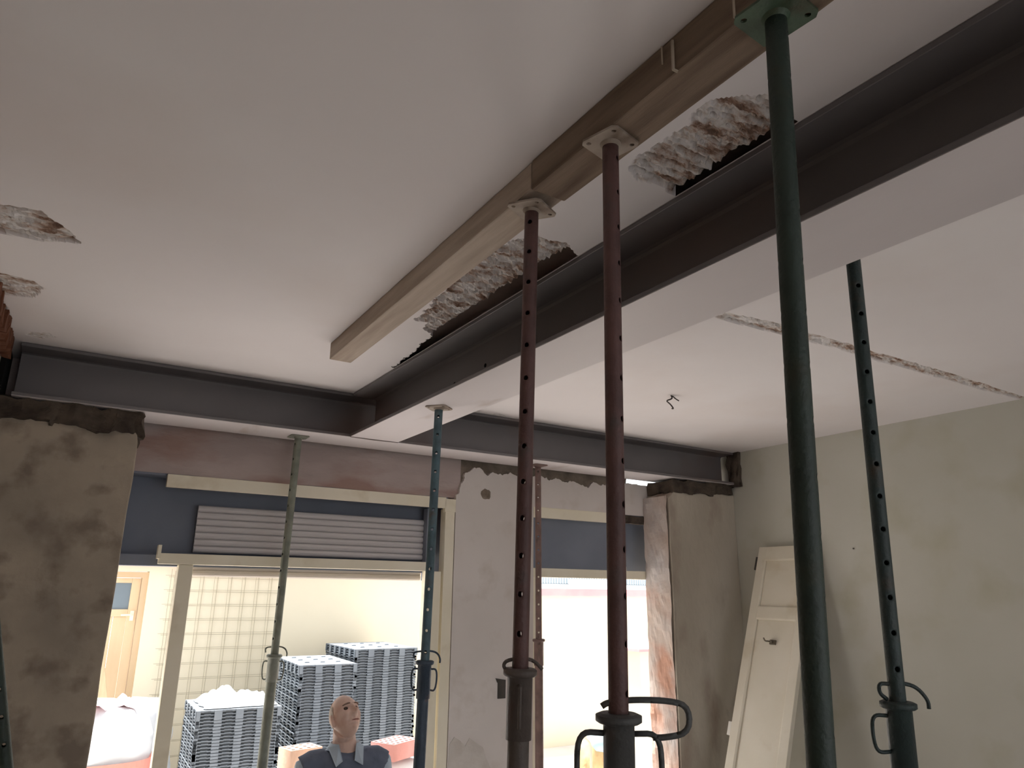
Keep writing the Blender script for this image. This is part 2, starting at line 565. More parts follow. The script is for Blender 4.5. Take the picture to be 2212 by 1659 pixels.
# broken brick end of the left wall below the ceiling
bk = empty('broken_brick_edge', (-0.36, 4.4, 3.3), kind='structure', label='broken reddish brick edge at the ceiling beside the beam end')
rng = random.Random(3)
for i in range(12):
    y = 3.60 + 0.075 * i
    me = roughen(MB().box(-0.03, 0.012 + 0.016 * rng.random() + 0.02 * (i / 12), -0.032, 0.032, -0.05, 0.05).mesh(), 0.014, 17, i * 2.1, 2)
    b_ = ob('brick', me, M_brickl, bk)
    b_.location = (0.0, y - 4.4, 3.42 - 3.3 - 0.014 * rng.random())
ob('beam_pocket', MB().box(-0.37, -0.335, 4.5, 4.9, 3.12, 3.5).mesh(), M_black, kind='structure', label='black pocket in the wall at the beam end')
ps = roughen(MB().box(5.235, 5.29, 4.44, 4.58, 3.15, 3.5).mesh(), 0.03, 15, 4.0, 4)
ob('beam_pocket', ps, M_rubble, kind='structure', label='broken dark pocket in the side wall at the far beam end')

# ------------------------------------------------------------------ steel beams
def i_section(w, h, tf, tw):
    r = 0.018
    a, b_ = w / 2, tw / 2
    p = [(-a, 0), (a, 0), (a, tf), (b_ + r, tf), (b_ + r * 0.3, tf + r * 0.3), (b_, tf + r), (b_, h - tf - r), (b_ + r * 0.3, h - tf - r * 0.3), (b_ + r, h - tf), (a, h - tf), (a, h),
         (-a, h), (-a, h - tf), (-b_ - r, h - tf), (-b_ - r * 0.3, h - tf - r * 0.3), (-b_, h - tf - r), (-b_, tf + r), (-b_ - r * 0.3, tf + r * 0.3), (-b_ - r, tf), (-a, tf)]
    return p


def steel_beam(name, axis, centre, z0, h, w, a, b_, label):
    p = [((centre + u), z0 + v) for u, v in i_section(w, h, 0.019, 0.012)]
    mb = MB()
    if axis == 'y':
        mb.prism(p, 'y', a, b_)
    else:
        mb.prism(p, 'x', a, b_)
    o = ob(name, bevel_mesh(mb.mesh(), 0.002, 1, 60), M_steel, label=label, category='steel beam')
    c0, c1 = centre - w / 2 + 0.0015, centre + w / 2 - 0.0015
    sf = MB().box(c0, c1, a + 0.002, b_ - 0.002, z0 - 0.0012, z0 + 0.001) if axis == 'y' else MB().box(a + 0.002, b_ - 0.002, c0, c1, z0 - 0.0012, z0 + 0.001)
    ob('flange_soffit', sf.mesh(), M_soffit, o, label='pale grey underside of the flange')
    return o


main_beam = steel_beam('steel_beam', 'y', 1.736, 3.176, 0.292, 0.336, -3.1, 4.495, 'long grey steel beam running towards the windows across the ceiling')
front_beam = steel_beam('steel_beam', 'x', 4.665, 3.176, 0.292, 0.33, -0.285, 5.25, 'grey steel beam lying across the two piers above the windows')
# bolt holes and weld beads on the main beam
bh = MB()
for (y, z) in ((3.02, 3.31), (2.62, 3.33), (2.58, 3.26), (3.35, 3.29)):
    bh.lathe([(0.0001, 0.002), (0.009, 0.002), (0.011, 0.0)], 10, Matrix.Translation((1.7298, y, z)) @ Matrix.Rotation(-PI / 2, 4, 'Y'))
ob('bolt_hole', bh.mesh(), M_black, main_beam)
wd = MB()
wd.tube([(1.569, 4.49, 3.176), (1.736, 4.493, 3.174), (1.903, 4.49, 3.176)], 0.006, 8)
ob('weld_bead', roughen(wd.mesh(), 0.002, 60, 1), M_steel, main_beam)
ob('scratch', MB().tube([(1.60, 0.98, 3.1765), (1.64, 0.95, 3.1762), (1.66, 0.915, 3.1762), (1.665, 0.90, 3.1765)], 0.0012, 6).mesh(), M_rubble, main_beam)

# ------------------------------------------------------------------ timbers under the ceiling
def timber(x0, y0, x1, y1, w, z0, z1, m, label, seed):
    d = Vector((x1 - x0, y1 - y0, 0))
    L = d.length
    nseg = max(2, int(L / 0.12))
    t = d.normalized()
    nrm = Vector((t.y, -t.x, 0))
    mb = MB()
    vs_, fs_ = [], []
    for i in range(nseg + 1):
        c = Vector((x0, y0, 0)) + d * (i / nseg)
        for (s, z) in ((0, z0), (w, z0), (w, z1), (0, z1)):
            j = 0.003 * noise.noise(Vector((i * 0.7, s * 30, z * 30 + seed)))
            vs_.append(c + nrm * (s + j) + Vector((0, 0, z + (j if z == z0 else 0))))
    for i in range(nseg):
        for k in range(4):
            a = i * 4 + k
            b_ = i * 4 + (k + 1) % 4
            fs_.append((a, b_, b_ + 4, a + 4))
    fs_ += [(3, 2, 1, 0), tuple(nseg * 4 + k for k in range(4))]
    mb.add(vs_, fs_)
    return ob('timber_beam', bevel_mesh(mb.mesh(), 0.006, 2, 50), m, label=label, category='timber')


tb_far = timber(1.060, 1.600, 1.105, 3.585, 0.118, 3.378, 3.469, M_wood, 'far pale squared timber held against the ceiling, ending before the steel beam', 1.0)
tb_near = timber(1.030, -1.0, 1.056, 1.594, 0.122, 3.368, 3.469, M_wood2, 'near darker stained timber held against the ceiling, reaching overhead', 5.0)
# plaster drips and nails on the near timber
dm = mat('plaster_drip', lin(188, 176, 160), lin(170, 158, 142), 20, 0.9)
for pts, r in (([(1.036, 0.80, 3.44), (1.034, 0.80, 3.368), (1.05, 0.80, 3.364), (1.09, 0.79, 3.364)], 0.003),
               ([(1.043, 0.985, 3.45), (1.041, 0.985, 3.37), (1.05, 0.98, 3.364)], 0.004),
               ([(1.044, 1.02, 3.46), (1.043, 1.02, 3.41)], 0.002)):
    ob('plaster_drip', roughen(MB().tube(pts, r, 6).mesh(), 0.0012, 50, 2), dm, tb_near)

# ------------------------------------------------------------------ adjustable steel props
def holed_tube(r, z0, z1, holes, wall=0.0035, rh=0.0078, n=24, phase=0.0):
    """tube with real through holes (pairs on opposite sides)"""
    mb = MB()
    a = r * 2 * PI / n * 2
    zs = [z0]
    bands = []
    for h in sorted(holes):
        if h - a <= zs[-1] + 0.002 or h + a >= z1 - 0.002:
            continue
        rows = [h - a, h - a / 2, h, h + a / 2, h + a]
        bands.append((len(zs), h))
        zs += rows
    zs.append(z1)
    idx = {}

    def V(surf, i, k):
        k %= n
        key = (surf, i, k)
        if key not in idx:
            rr = r if surf == 0 else r - wall
            t = 2 * PI * k / n + phase
            idx[key] = len(mb.v)
            mb.v.append((rr * math.cos(t), rr * math.sin(t), zs[i]))
        return idx[key]
    skip = set()
    for (i0, h) in bands:
        for side in (0, n // 2):
            for di in range(4):
                for dk in range(-2, 2):
                    skip.add((i0 + di, (side + dk) % n))
            loops = []
            for surf in (0, 1):
                rr = r if surf == 0 else r - wall
                bd = [(0, k) for k in range(-2, 2)] + [(i, 2) for i in range(0, 4)] + [(4, k) for k in range(2, -2, -1)] + [(i, -2) for i in range(4, 0, -1)]
                outer = [V(surf, i0 + i, side + k) for i, k in bd]
                inner = []
                for (i, k) in bd:
                    an = math.atan2(i - 2, k)
                    u, w = rh * math.cos(an), rh * math.sin(an)
                    t = 2 * PI * side / n + phase + u / r
                    inner.append(len(mb.v))
                    mb.v.append((rr * math.cos(t), rr * math.sin(t), h + w))
                loops.append(inner)
                for q in range(16):
                    q2 = (q + 1) % 16
                    f = (outer[q], outer[q2], inner[q2], inner[q])
                    mb.f.append(f if surf == 0 else f[::-1])
            for q in range(16):
                q2 = (q + 1) % 16
                mb.f.append((loops[0][q], loops[0][q2], loops[1][q2], loops[1][q]))
    for i in range(len(zs) - 1):
        for k in range(n):
            if (i, k) in skip:
                continue
            mb.f.append((V(0, i, k), V(0, i, k + 1), V(0, i + 1, k + 1), V(0, i + 1, k)))
            mb.f.append((V(1, i, k + 1), V(1, i, k), V(1, i + 1, k), V(1, i + 1, k + 1)))
    last = len(zs) - 1
    for k in range(n):
        mb.f.append((V(0, last, k), V(0, last, k + 1), V(1, last, k + 1), V(1, last, k)))
        mb.f.append((V(0, 0, k + 1), V(0, 0, k), V(1, 0, k), V(1, 0, k + 1)))
    return mb.mesh(fix=False)


def arc_path(pts, n=5):
    """rounded polyline (quadratic corners)"""
    pts = [Vector(p) for p in pts]
    out = [pts[0]]
    for i in range(1, len(pts) - 1):
        a, b_, c = pts[i - 1], pts[i], pts[i + 1]
        p = b_ + (a - b_) * 0.5 if i > 1 else b_ + (a - b_) * 0.45
        q = b_ + (c - b_) * 0.5 if i < len(pts) - 2 else b_ + (c - b_) * 0.45
        for k in range(n + 1):
            t = k / n
            out.append(p * (1 - t) ** 2 + b_ * 2 * t * (1 - t) + q * t * t)
    out.append(pts[-1])
    return out


def prop(base, top, zc, sleeve, r_in, r_out, m_in, m_out, label, hole_dir=0.0, hdir=-32.0, handle=(0.062, 0.105, 0.0045), plate=None,
         m_plate=None, pin=None, hole_from=None, pdir=None, ring=0.011, sides=(-1, 1)):
    """base/top in world; zc: height of the sleeve top; directions are world azimuths in degrees"""
    base, top = Vector(base), Vector(top)
    ax = top - base
    L = ax.length
    q = Vector((0, 0, 1)).rotation_difference(ax.normalized())
    root = empty('steel_prop', base, q, label=label, category='prop', group='adjustable steel props')
    lc = zc * L / (top.z - base.z)
    # foot plate
    s = 0.065
    me = plate_mesh([(-s, -s), (s, -s), (s, s), (-s, s)], [circle(sx * 0.045, sy * 0.045, 0.007) for sx in (-1, 1) for sy in (-1, 1)], 0.006)
    ob('base_plate', me, m_out, root)
    # outer tube
    mb = MB().lathe([(r_out, 0.006), (r_out, lc - sleeve + 0.01)], 24)
    ob('outer_tube', mb.mesh(), m_out, root, smooth=True)
    rs = r_out + 0.0055
    mb = MB().lathe([(r_out - 0.002, lc - sleeve), (rs, lc - sleeve), (rs, lc - 0.012), (rs + ring * 0.6, lc - 0.010), (rs + ring, lc - 0.006),
                     (rs + ring, lc + 0.006), (rs + ring * 0.4, lc + 0.010), (r_in + 0.001, lc + 0.010)], 28)
    sl = ob('threaded_sleeve', mb.mesh(), m_out, root)
    for p in sl.data.polygons:
        p.use_smooth = abs(p.normal.z) < 0.3
    # handles on the sleeve
    ho, hh, hr = handle
    a = math.radians(hdir)
    for s_ in sides:
        u = Vector((math.cos(a), math.sin(a), 0)) * s_
        z1, z0 = lc - 0.030, lc - 0.030 - hh
        pts = arc_path([u * (rs - 0.004) + Vector((0, 0, z1)), u * (ho) + Vector((0, 0, z1 + 0.002)), u * (ho + 0.004) + Vector((0, 0, (z0 + z1) / 2)),
                        u * (ho - 0.004) + Vector((0, 0, z0)), u * (rs - 0.004) + Vector((0, 0, z0 + 0.004))])
        ob('handle', MB().tube(pts, hr, 8).mesh(), m_out, sl, smooth=True)
    # inner tube with its row of pin holes
    hf = (hole_from if hole_from else lc + 0.06)
    holes = [h for h in [L - 0.055 - 0.1 * k for k in range(30)] if h > hf - 0.02]
    it = ob('inner_tube', holed_tube(r_in, lc - 0.25, L - 0.004, holes, phase=math.radians(hole_dir)), m_in, root)
    for p in it.data.polygons:
        p.use_smooth = True
    # locking pin hooked through the inner tube
    if pin is None:
        pin = [(-0.055, 0.018), (-0.060, 0.045), (-0.03, 0.052), (0.03, 0.056), (0.062, 0.045), (0.076, 0.018), (0.074, 0.0)]
    a = math.radians(pdir) if pdir is not None else a
    u = Vector((math.cos(a), math.sin(a), 0))
    w = Vector((-u.y, u.x, 0))
    pts = arc_path([u * pu + w * (-0.012 if abs(pu) < 0.02 else 0) + Vector((0, 0, lc + pz)) for pu, pz in pin], 4)
    ob('locking_pin', MB().tube(pts, hr * 1.05, 8).mesh(), m_out, it, smooth=True)
    # head plate
    ps, prot, tilt, tdir = plate if plate else (0.06, 0, 0, 0)
    ch = 0.012
    outer = [(-ps + ch, -ps), (ps - ch, -ps), (ps, -ps + ch), (ps, ps - ch), (ps - ch, ps), (-ps + ch, ps), (-ps, ps - ch), (-ps, -ps + ch)]
    hp = ps * 0.70
    me = plate_mesh(outer, [circle(sx * hp, sy * hp, 0.0065) for sx in (-1, 1) for sy in (-1, 1)], 0.006)
    pl = ob('head_plate', me, m_plate or m_in, root)
    M = Matrix.Translation((0, 0, L - 0.006)) @ q.to_matrix().to_4x4().inverted() @ Matrix.Rotation(math.radians(tilt), 4, Vector((math.cos(math.radians(tdir)), math.sin(math.radians(tdir)), 0))) @ Matrix.Rotation(math.radians(prot), 4, 'Z')
    pl.matrix_local = M
    ob('weld_collar', MB().lathe([(r_in, L - 0.016), (r_in + 0.006, L - 0.008), (r_in + 0.007, L - 0.005)], 20).mesh(), m_plate or m_in, root, smooth=True)
    return root


def paint(name, c, rust, amt=(0.56, 0.7), rough=0.55):
    return mat(name, lin(*c), lin(*[min(255, int(v * 1.22)) for v in c]), 14, rough, 0.25, 90, spec=0.45, c3=lin(*rust), s3=7, t3=amt)


P_red = paint('dark_red_prop_paint', (84, 60, 58), (74, 66, 64))
P_redl = paint('greyed_red_prop_paint', (84, 76, 72), (96, 66, 54))
P_grey = paint('grey_black_prop_paint', (70, 70, 70), (84, 66, 56))
P_green = paint('dark_green_prop_paint', (38, 49, 43), (50, 52, 40))
P_teal = paint('dark_teal_prop_paint', (40, 51, 50), (66, 56, 46))
P_blue = paint('worn_blue_prop_paint', (72, 92, 100), (92, 84, 78))
P_navy = paint('dark_blue_prop_paint', (58, 70, 84), (140, 92, 56), (0.60, 0.75))
P_olive = paint('grey_green_prop_paint', (116, 119, 109), (130, 126, 116))
P_brown = paint('rusty_brown_prop_paint', (112, 90, 84), (96, 80, 76))
M_plate = mat('pale_dusty_plate', lin(176, 164, 152), lin(150, 136, 124), 12, 0.7, 0.2, 60, c3=lin(112, 92, 78), s3=9)

prop((1.243, 4.700, 0), (1.286, 4.690, 3.175), 1.82, 0.145, 0.0235, 0.0300, P_olive, P_olive, 'grey-green prop under the cross beam in front of the big window',
     hole_dir=200, m_plate=P_olive, handle=(0.062, 0.105, 0.0042))
prop((1.654, 3.470, 0), (1.692, 3.452, 3.175), 1.87, 0.165, 0.0225, 0.0285, P_blue, P_navy, 'blue prop with pale square plate under the end of the long steel beam',
     hole_dir=243, plate=(0.060, 40, 0, 0), m_plate=M_plate, handle=(0.060, 0.100, 0.0045))
prop((1.065, 1.711, 0), (1.115, 1.678, 3.365), 2.015, 0.16, 0.0215, 0.0275, P_red, P_redl, 'dark red prop under the far timber with a tilted pale plate',
     hole_dir=222, plate=(0.060, 26, 7, 30), m_plate=M_plate, hdir=58, pdir=-32, handle=(0.052, 0.10, 0.0045),
     pin=[(-0.028, -0.0), (-0.046, 0.012), (-0.036, 0.03), (0.02, 0.034), (0.040, 0.026), (0.058, 0.008)])
prop((1.065, 1.303, 0), (1.097, 1.276, 3.366), 1.962, 0.17, 0.0215, 0.0275, P_red, P_grey, 'reddish prop under the near timber with large curled handles',
     hole_dir=295, plate=(0.058, 14, 0, 0), m_plate=M_plate, handle=(0.086, 0.15, 0.0062), ring=0.016,
     pin=[(-0.036, 0.022), (-0.024, 0.030), (0.03, 0.037), (0.105, 0.037), (0.150, 0.028), (0.150, -0.026), (0.095, -0.036), (0.072, -0.036)])
prop((1.028, 0.846, 0), (1.099, 0.750, 3.366), 1.45, 0.17, 0.0222, 0.0285, P_green, P_green, 'dark green prop nearest the viewer with a green plate overhead',
     hole_dir=300, plate=(0.064, 5, 0, 0), m_plate=paint('green_plate_paint', (62, 78, 62), (70, 64, 48)))
prop((2.130, 1.350, 0), (2.172, 1.284, 3.468), 1.915, 0.17, 0.0230, 0.0300, P_teal, P_teal, 'dark teal prop beyond the long steel beam near the side wall',
     hole_dir=232, sides=(-1,), plate=(0.06, 0, 0, 0), handle=(0.078, 0.098, 0.0055), ring=0.014,
     pin=[(-0.030, 0.014), (-0.052, 0.030), (-0.050, 0.058), (-0.02, 0.055), (0.02, 0.060), (0.060, 0.050), (0.088, 0.016), (0.088, -0.008)])
prop((3.2055, 4.676, 0), (3.187, 4.688, 3.175), 1.866, 0.175, 0.0235, 0.0300, P_brown, P_brown, 'thin rusty brown prop in front of the smaller window',
     hole_dir=236, m_plate=P_brown, hdir=55, pin=[(-0.045, 0.012), (-0.04, 0.03), (0.02, 0.03), (0.034, 0.03)])
# spare prop leaning on the left wall
sp = prop((0.385, 3.52, 0.03), (-0.325, 3.52, 2.86), 1.25, 0.16, 0.0230, 0.0300, P_green, P_green, 'spare green prop leaning against the stripped side wall',
          hole_dir=90, plate=(0.05, 0, 0, 0))

# ------------------------------------------------------------------ window openings with open shutter boxes
w1 = empty('window_1', (1.45, 4.9, 0), kind='structure', label='large opening with cream frame and open roller shutter box')


def wp(root, name, me, m, **k):
    o = ob(name, me, m, root, **k)
    o.location = -root.location
    return o


def bx(*a, b=0.004):
    return bevel_mesh(MB().box(*a).mesh(), b, 2)


wp(w1, 'head_rail', bx(0.558, 2.47, 4.845, 4.885, 2.802, 2.880), M_cream)
wp(w1, 'head_rail', bx(2.46, 2.55, 4.845, 4.885, 2.775, 2.872), M_cream)
wp(w1, 'lower_rail', bx(0.575, 2.36, 4.85, 4.90, 2.345, 2.408), M_cream)
wp(w1, 'rail_tab', bx(0.563, 0.582, 4.84, 4.90, 2.375, 2.455, b=0.002), M_cream)
wp(w1, 'jamb', bx(0.690, 0.772, 4.852, 4.93, 0.0, 2.344), M_cream)
wp(w1, 'jamb', bx(2.335, 2.455, 4.86, 4.93, 0.0, 2.344), M_cream)
wp(w1, 'jamb', bx(2.468, 2.545, 4.848, 4.93, 0.0, 2.80), M_cream)
wp(w1, 'shutter_guide', bx(2.36, 2.425, 4.93, 5.0, 2.28, 2.80), M_boxdark)
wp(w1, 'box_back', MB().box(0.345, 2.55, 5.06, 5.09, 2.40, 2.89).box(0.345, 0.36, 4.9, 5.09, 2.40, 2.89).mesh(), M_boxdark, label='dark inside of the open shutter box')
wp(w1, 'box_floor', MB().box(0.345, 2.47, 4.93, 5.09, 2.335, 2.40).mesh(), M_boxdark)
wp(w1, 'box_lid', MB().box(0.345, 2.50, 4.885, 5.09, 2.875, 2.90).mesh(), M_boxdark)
# rolled-up shutter slats
slat = MB()
prof = [(0.0, 0.0), (-0.010, 0.008), (-0.014, 0.020), (-0.010, 0.033), (0.0, 0.040), (0.006, 0.040), (0.006, 0.0)]
slat.prism([(y, z) for y, z in prof], 'x', 0.78, 2.40)
slat_me = slat.mesh('slat')
slat_me.materials.append(M_slat)
for k in range(7):
    o = ob('slat', slat_me, None, w1)
    o.location = Vector((0, 5.00, 2.425 + 0.042 * k)) - w1.location
slat2 = MB().prism([(y, z) for y, z in prof], 'x', 0.775, 2.33).mesh('slat')
slat2.materials.append(M_tan)
for k in range(2):
    o = ob('bottom_slat', slat2, None, w1)
    o.location = Vector((0, 4.955, 2.278 + 0.036 * k)) - w1.location

w2 = empty('window_2', (3.85, 4.9, 0), kind='structure', label='smaller opening with cream rail and dark open shutter box')
wp(w2, 'head_rail', bx(3.255, 4.10, 4.843, 4.885, 2.785, 2.868), M_cream)
wp(w2, 'lower_rail', bx(3.255, 4.47, 4.866, 4.92, 2.322, 2.392), M_cream)
wp(w2, 'jamb', bx(3.255, 3.318, 4.852, 4.94, 0.0, 2.33), M_cream)
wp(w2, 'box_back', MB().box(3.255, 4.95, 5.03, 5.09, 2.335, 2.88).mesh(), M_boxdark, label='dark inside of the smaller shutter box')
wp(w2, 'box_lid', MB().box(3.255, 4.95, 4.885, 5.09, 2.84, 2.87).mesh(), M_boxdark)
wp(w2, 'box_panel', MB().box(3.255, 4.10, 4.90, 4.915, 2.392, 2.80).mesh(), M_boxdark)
wp(w2, 'broken_head', roughen(MB().box(4.12, 4.46, 4.855, 4.90, 2.795, 2.855).mesh(), 0.01, 14, 6, 3), M_rubble)
wp(w2, 'knob', bx(4.13, 4.20, 4.835, 4.87, 2.35, 2.425), M_cream)

# ------------------------------------------------------------------ narrow panelled door leaf leaning on the right wall
M_door = mat('cream_white_door_paint', lin(214, 206, 188), lin(222, 215, 200), 2.0, 0.5, 0.05, 40, c3=lin(200, 188, 164), s3=3, t3=(0.58, 0.75), spec=0.4)
lean = math.atan(0.361)
LD = 2.603 / math.cos(lean)
# local: u along width (+u = towards the front wall), v up the leaf, n out of the face (towards the room)
root = empty('door_leaf', (4.262, 3.985, 0), label='narrow cream panelled door leaf leaning on the side wall', category='door')
Mdoor = Matrix.Rotation(lean, 4, 'Y') @ Matrix(((0, 0, -1, 0), (1, 0, 0, 0), (0, 1, 0, 0), (0, 0, 0, 1)))
root.matrix_world = Matrix.Translation((4.262, 3.985, 0.0)) @ Mdoor
HW = 0.268


def dp(name, me, m=M_door, **k):
    return ob(name, me, m, root, **k)


def dbox(u0, u1, v0, v1, n0, n1, b=0.004):
    return bevel_mesh(MB().box(u0, u1, v0, v1, n0, n1).mesh(), b, 2)


sw = 0.078
dp('stile', dbox(-HW, -HW + sw, 0, LD, -0.04, 0))
dp('stile', dbox(HW - sw, HW, 0, LD, -0.04, 0))
for v0, v1 in ((LD - 0.115, LD), (2.155, 2.25), (0, 0.18), (0.95, 1.05)):
    if v0 == 0.95:
        continue
    dp('rail', dbox(-HW + sw, HW - sw, v0, v1, -0.04, 0))
for v0, v1 in ((2.25, LD - 0.115), (0.18, 2.155)):
    pn_ = dp('panel', MB().box(-HW + sw, HW - sw, v0, v1, -0.034, -0.018).mesh())
    fr_ = MB()
    a0, a1 = -HW + sw, HW - sw
    for (p, q_) in (((a0, v0), (a0, v1)), ((a0, v1), (a1, v1)), ((a1, v1), (a1, v0)), ((a1, v0), (a0, v0))):
        fr_.tube([(p[0], p[1], -0.012), (q_[0], q_[1], -0.012)], 0.010, 8)
    ob('moulding', fr_.mesh(), M_door, pn_)
hk = MB()
hk.box(-0.028, 0.028, 1.955, 1.99, -0.018, -0.006)
hk.tube(arc_path([(0.0, 1.972, -0.01), (0.008, 1.968, 0.03), (0.028, 1.962, 0.045), (0.042, 1.985, 0.05)]), 0.006, 8)
hk.tube(arc_path([(0.0, 1.972, -0.01), (-0.008, 1.964, 0.02), (-0.02, 1.975, 0.035)]), 0.006, 8)
hko = ob('coat_hook', hk.mesh(), mat('grey_metal_hook', lin(120, 112, 100), None, 1, 0.4, metallic=0.6), pn_, label='small grey metal coat hook')
dp('hinge', MB().lathe([(0.0001, 0), (0.011, 0), (0.011, 0.11), (0.0001, 0.11)], 12, Matrix.Translation((HW + 0.010, LD - 0.20, -0.006)) @ Matrix.Rotation(-PI / 2, 4, 'X')).mesh(),
   mat('dark_hinge', lin(70, 64, 58), None, 1, 0.5), label='dark hinge knuckle')
dp('latch_plate', dbox(HW, HW + 0.035, 1.24, 1.34, -0.03, -0.005), mat('white_latch', lin(226, 222, 214), None, 1, 0.5), label='white latch on the edge')

# ------------------------------------------------------------------ ceiling wire and wall nail
wm = mat('bent_wire', lin(60, 54, 50), None, 1, 0.6)
tw = MB().tube(arc_path([(3.33, 3.34, 3.475), (3.335, 3.33, 3.445), (3.30, 3.36, 3.435), (3.36, 3.38, 3.425), (3.37, 3.36, 3.39), (3.345, 3.35, 3.385)]), 0.005, 6)
tw.tube(arc_path([(3.34, 3.345, 3.475), (3.36, 3.33, 3.45), (3.39, 3.33, 3.44)]), 0.004, 6)
ob('light_wire', tw.mesh(), wm, label='short bent wires hanging from the white ceiling', category='wire')
ob('wall_nail', MB().lathe([(0.0001, 0.012), (0.006, 0.010), (0.004, 0.0), (0.004, -0.01)], 8, Matrix.Translation((5.27, 3.414, 2.561)) @ Matrix.Rotation(-PI / 2, 4, 'Y')).mesh(), wm,
   label='small nail in the plain side wall', category='nail')

# ------------------------------------------------------------------ the courtyard outside
ob('street_ground', MB().box(-40, 60, -60, -3.4, -0.12, 0.0).box(-40, -0.6, -3.4, 5.12, -0.12, 0.0).box(5.6, 60, -3.4, 5.12, -0.12, 0.0).mesh(),
   mat('grey_street_paving', lin(116, 116, 118), lin(128, 128, 128), 2, 0.9), kind='structure', label='grey paving around the house')
ob('courtyard_ground', MB().box(-40, 60, 5.12, 80, -0.12, 0.0).mesh(), M_ground, kind='structure', label='pale concrete ground of the courtyard')
wc = empty('wall_courtyard', (1.0, 8.9, 0), kind='structure', label='cream rendered courtyard wall with pink coping')


def cw(name, me, m, parent=None, **k):
    o = ob(name, me, m, parent or wc, **k)
    if not parent:
        o.location = -wc.location
    return o


cw('render', MB().box(-4.0, 0.05, 8.9, 9.12, 0, 2.44).box(0.05, 0.985, 8.9, 9.12, 2.365, 2.44).box(0.985, 5.3, 8.9, 9.12, 0, 2.44).mesh(), M_cyard)
cw('coping', bevel_mesh(MB().box(-4.0, 5.3, 8.80, 9.2, 2.44, 2.495).mesh(), 0.01, 2), M_pink)
wl = empty('wall_courtyard', (8.5, 9.55, 0), kind='structure', label='lower cream courtyard wall with pink coping seen through the smaller window')
for nm, me, m in (('render', MB().box(5.3, 14, 9.55, 9.75, 0, 2.14).mesh(), M_cyard),
                  ('coping', bevel_mesh(MB().box(5.3, 14, 9.46, 9.84, 2.14, 2.255).mesh(), 0.012, 2), M_pink)):
    o = ob(nm, me, m, wl)
    o.location = -wl.location

# courtyard door in its recess
M_dtan = mat('ochre_painted_door', lin(206, 182, 148), lin(213, 190, 157), 1.5, 0.6, 0.05, 30, stretch=(6, 1, 1))
M_dframe = mat('tan_door_frame', lin(190, 166, 134), lin(198, 174, 142), 2, 0.6)
M_pane = mat('frosted_blue_grey_pane', lin(104, 118, 128), lin(116, 128, 136), 1.0, 0.25, spec=0.5)
yd = empty('courtyard_door', (0.5, 9.0, 0), label='ochre courtyard door with a small frosted pane near the top', category='door')


def yp(name, me, m, par=None, **k):
    o = ob(name, me, m, par or yd, **k)
    if not par:
        o.location = -yd.location
    return o


yp('frame', MB().box(0.05, 0.11, 8.93, 9.08, 0, 2.36).box(0.925, 0.985, 8.93, 9.08, 0, 2.36).box(0.11, 0.925, 8.93, 9.08, 2.30, 2.36).mesh(), M_dframe)
for a in ((0.12, 0.20, 0.01, 2.295), (0.835, 0.92, 0.01, 2.295)):
    yp('stile', bevel_mesh(MB().box(a[0], a[1], 8.965, 9.01, a[2], a[3]).mesh(), 0.004, 2), M_dtan)
for a in ((2.245, 2.295), (1.90, 1.975), (0.01, 0.2)):
    yp('rail', bevel_mesh(MB().box(0.20, 0.835, 8.965, 9.01, a[0], a[1]).mesh(), 0.004, 2), M_dtan)
for k in range(5):
    x0 = 0.20 + 0.127 * k
    yp('board', bevel_mesh(MB().box(x0, x0 + 0.124, 8.975, 9.0, 0.2, 1.90).mesh(), 0.003, 1), M_dtan)
yp('pane', MB().box(0.20, 0.835, 8.985, 8.995, 1.975, 2.245).mesh(), M_pane, label='frosted grey pane')
hd = MB().box(0.86, 0.895, 8.955, 8.965, 1.86, 1.96).tube(arc_path([(0.877, 8.96, 1.92), (0.877, 8.92, 1.92), (0.80, 8.915, 1.92), (0.77, 8.915, 1.918)]), 0.009, 8)
yp('handle', hd.mesh(), mat('pale_handle', lin(235, 225, 205), None, 1, 0.3))
ob('leaning_plank', bevel_mesh(MB().box(-0.045, 0.045, -0.014, 0.014, 0, 1.62, Matrix.Translation((0.93, 8.45, 0.0)) @ Matrix.Rotation(-0.20, 4, 'Y') @ Matrix.Rotation(-0.22, 4, 'X')).mesh(), 0.003, 1),
   mat('grey_plank', lin(206, 184, 150), lin(190, 168, 136), 3, 0.8, stretch=(8, 8, 1)), label='thin plank leaning against the ochre courtyard door', category='plank')


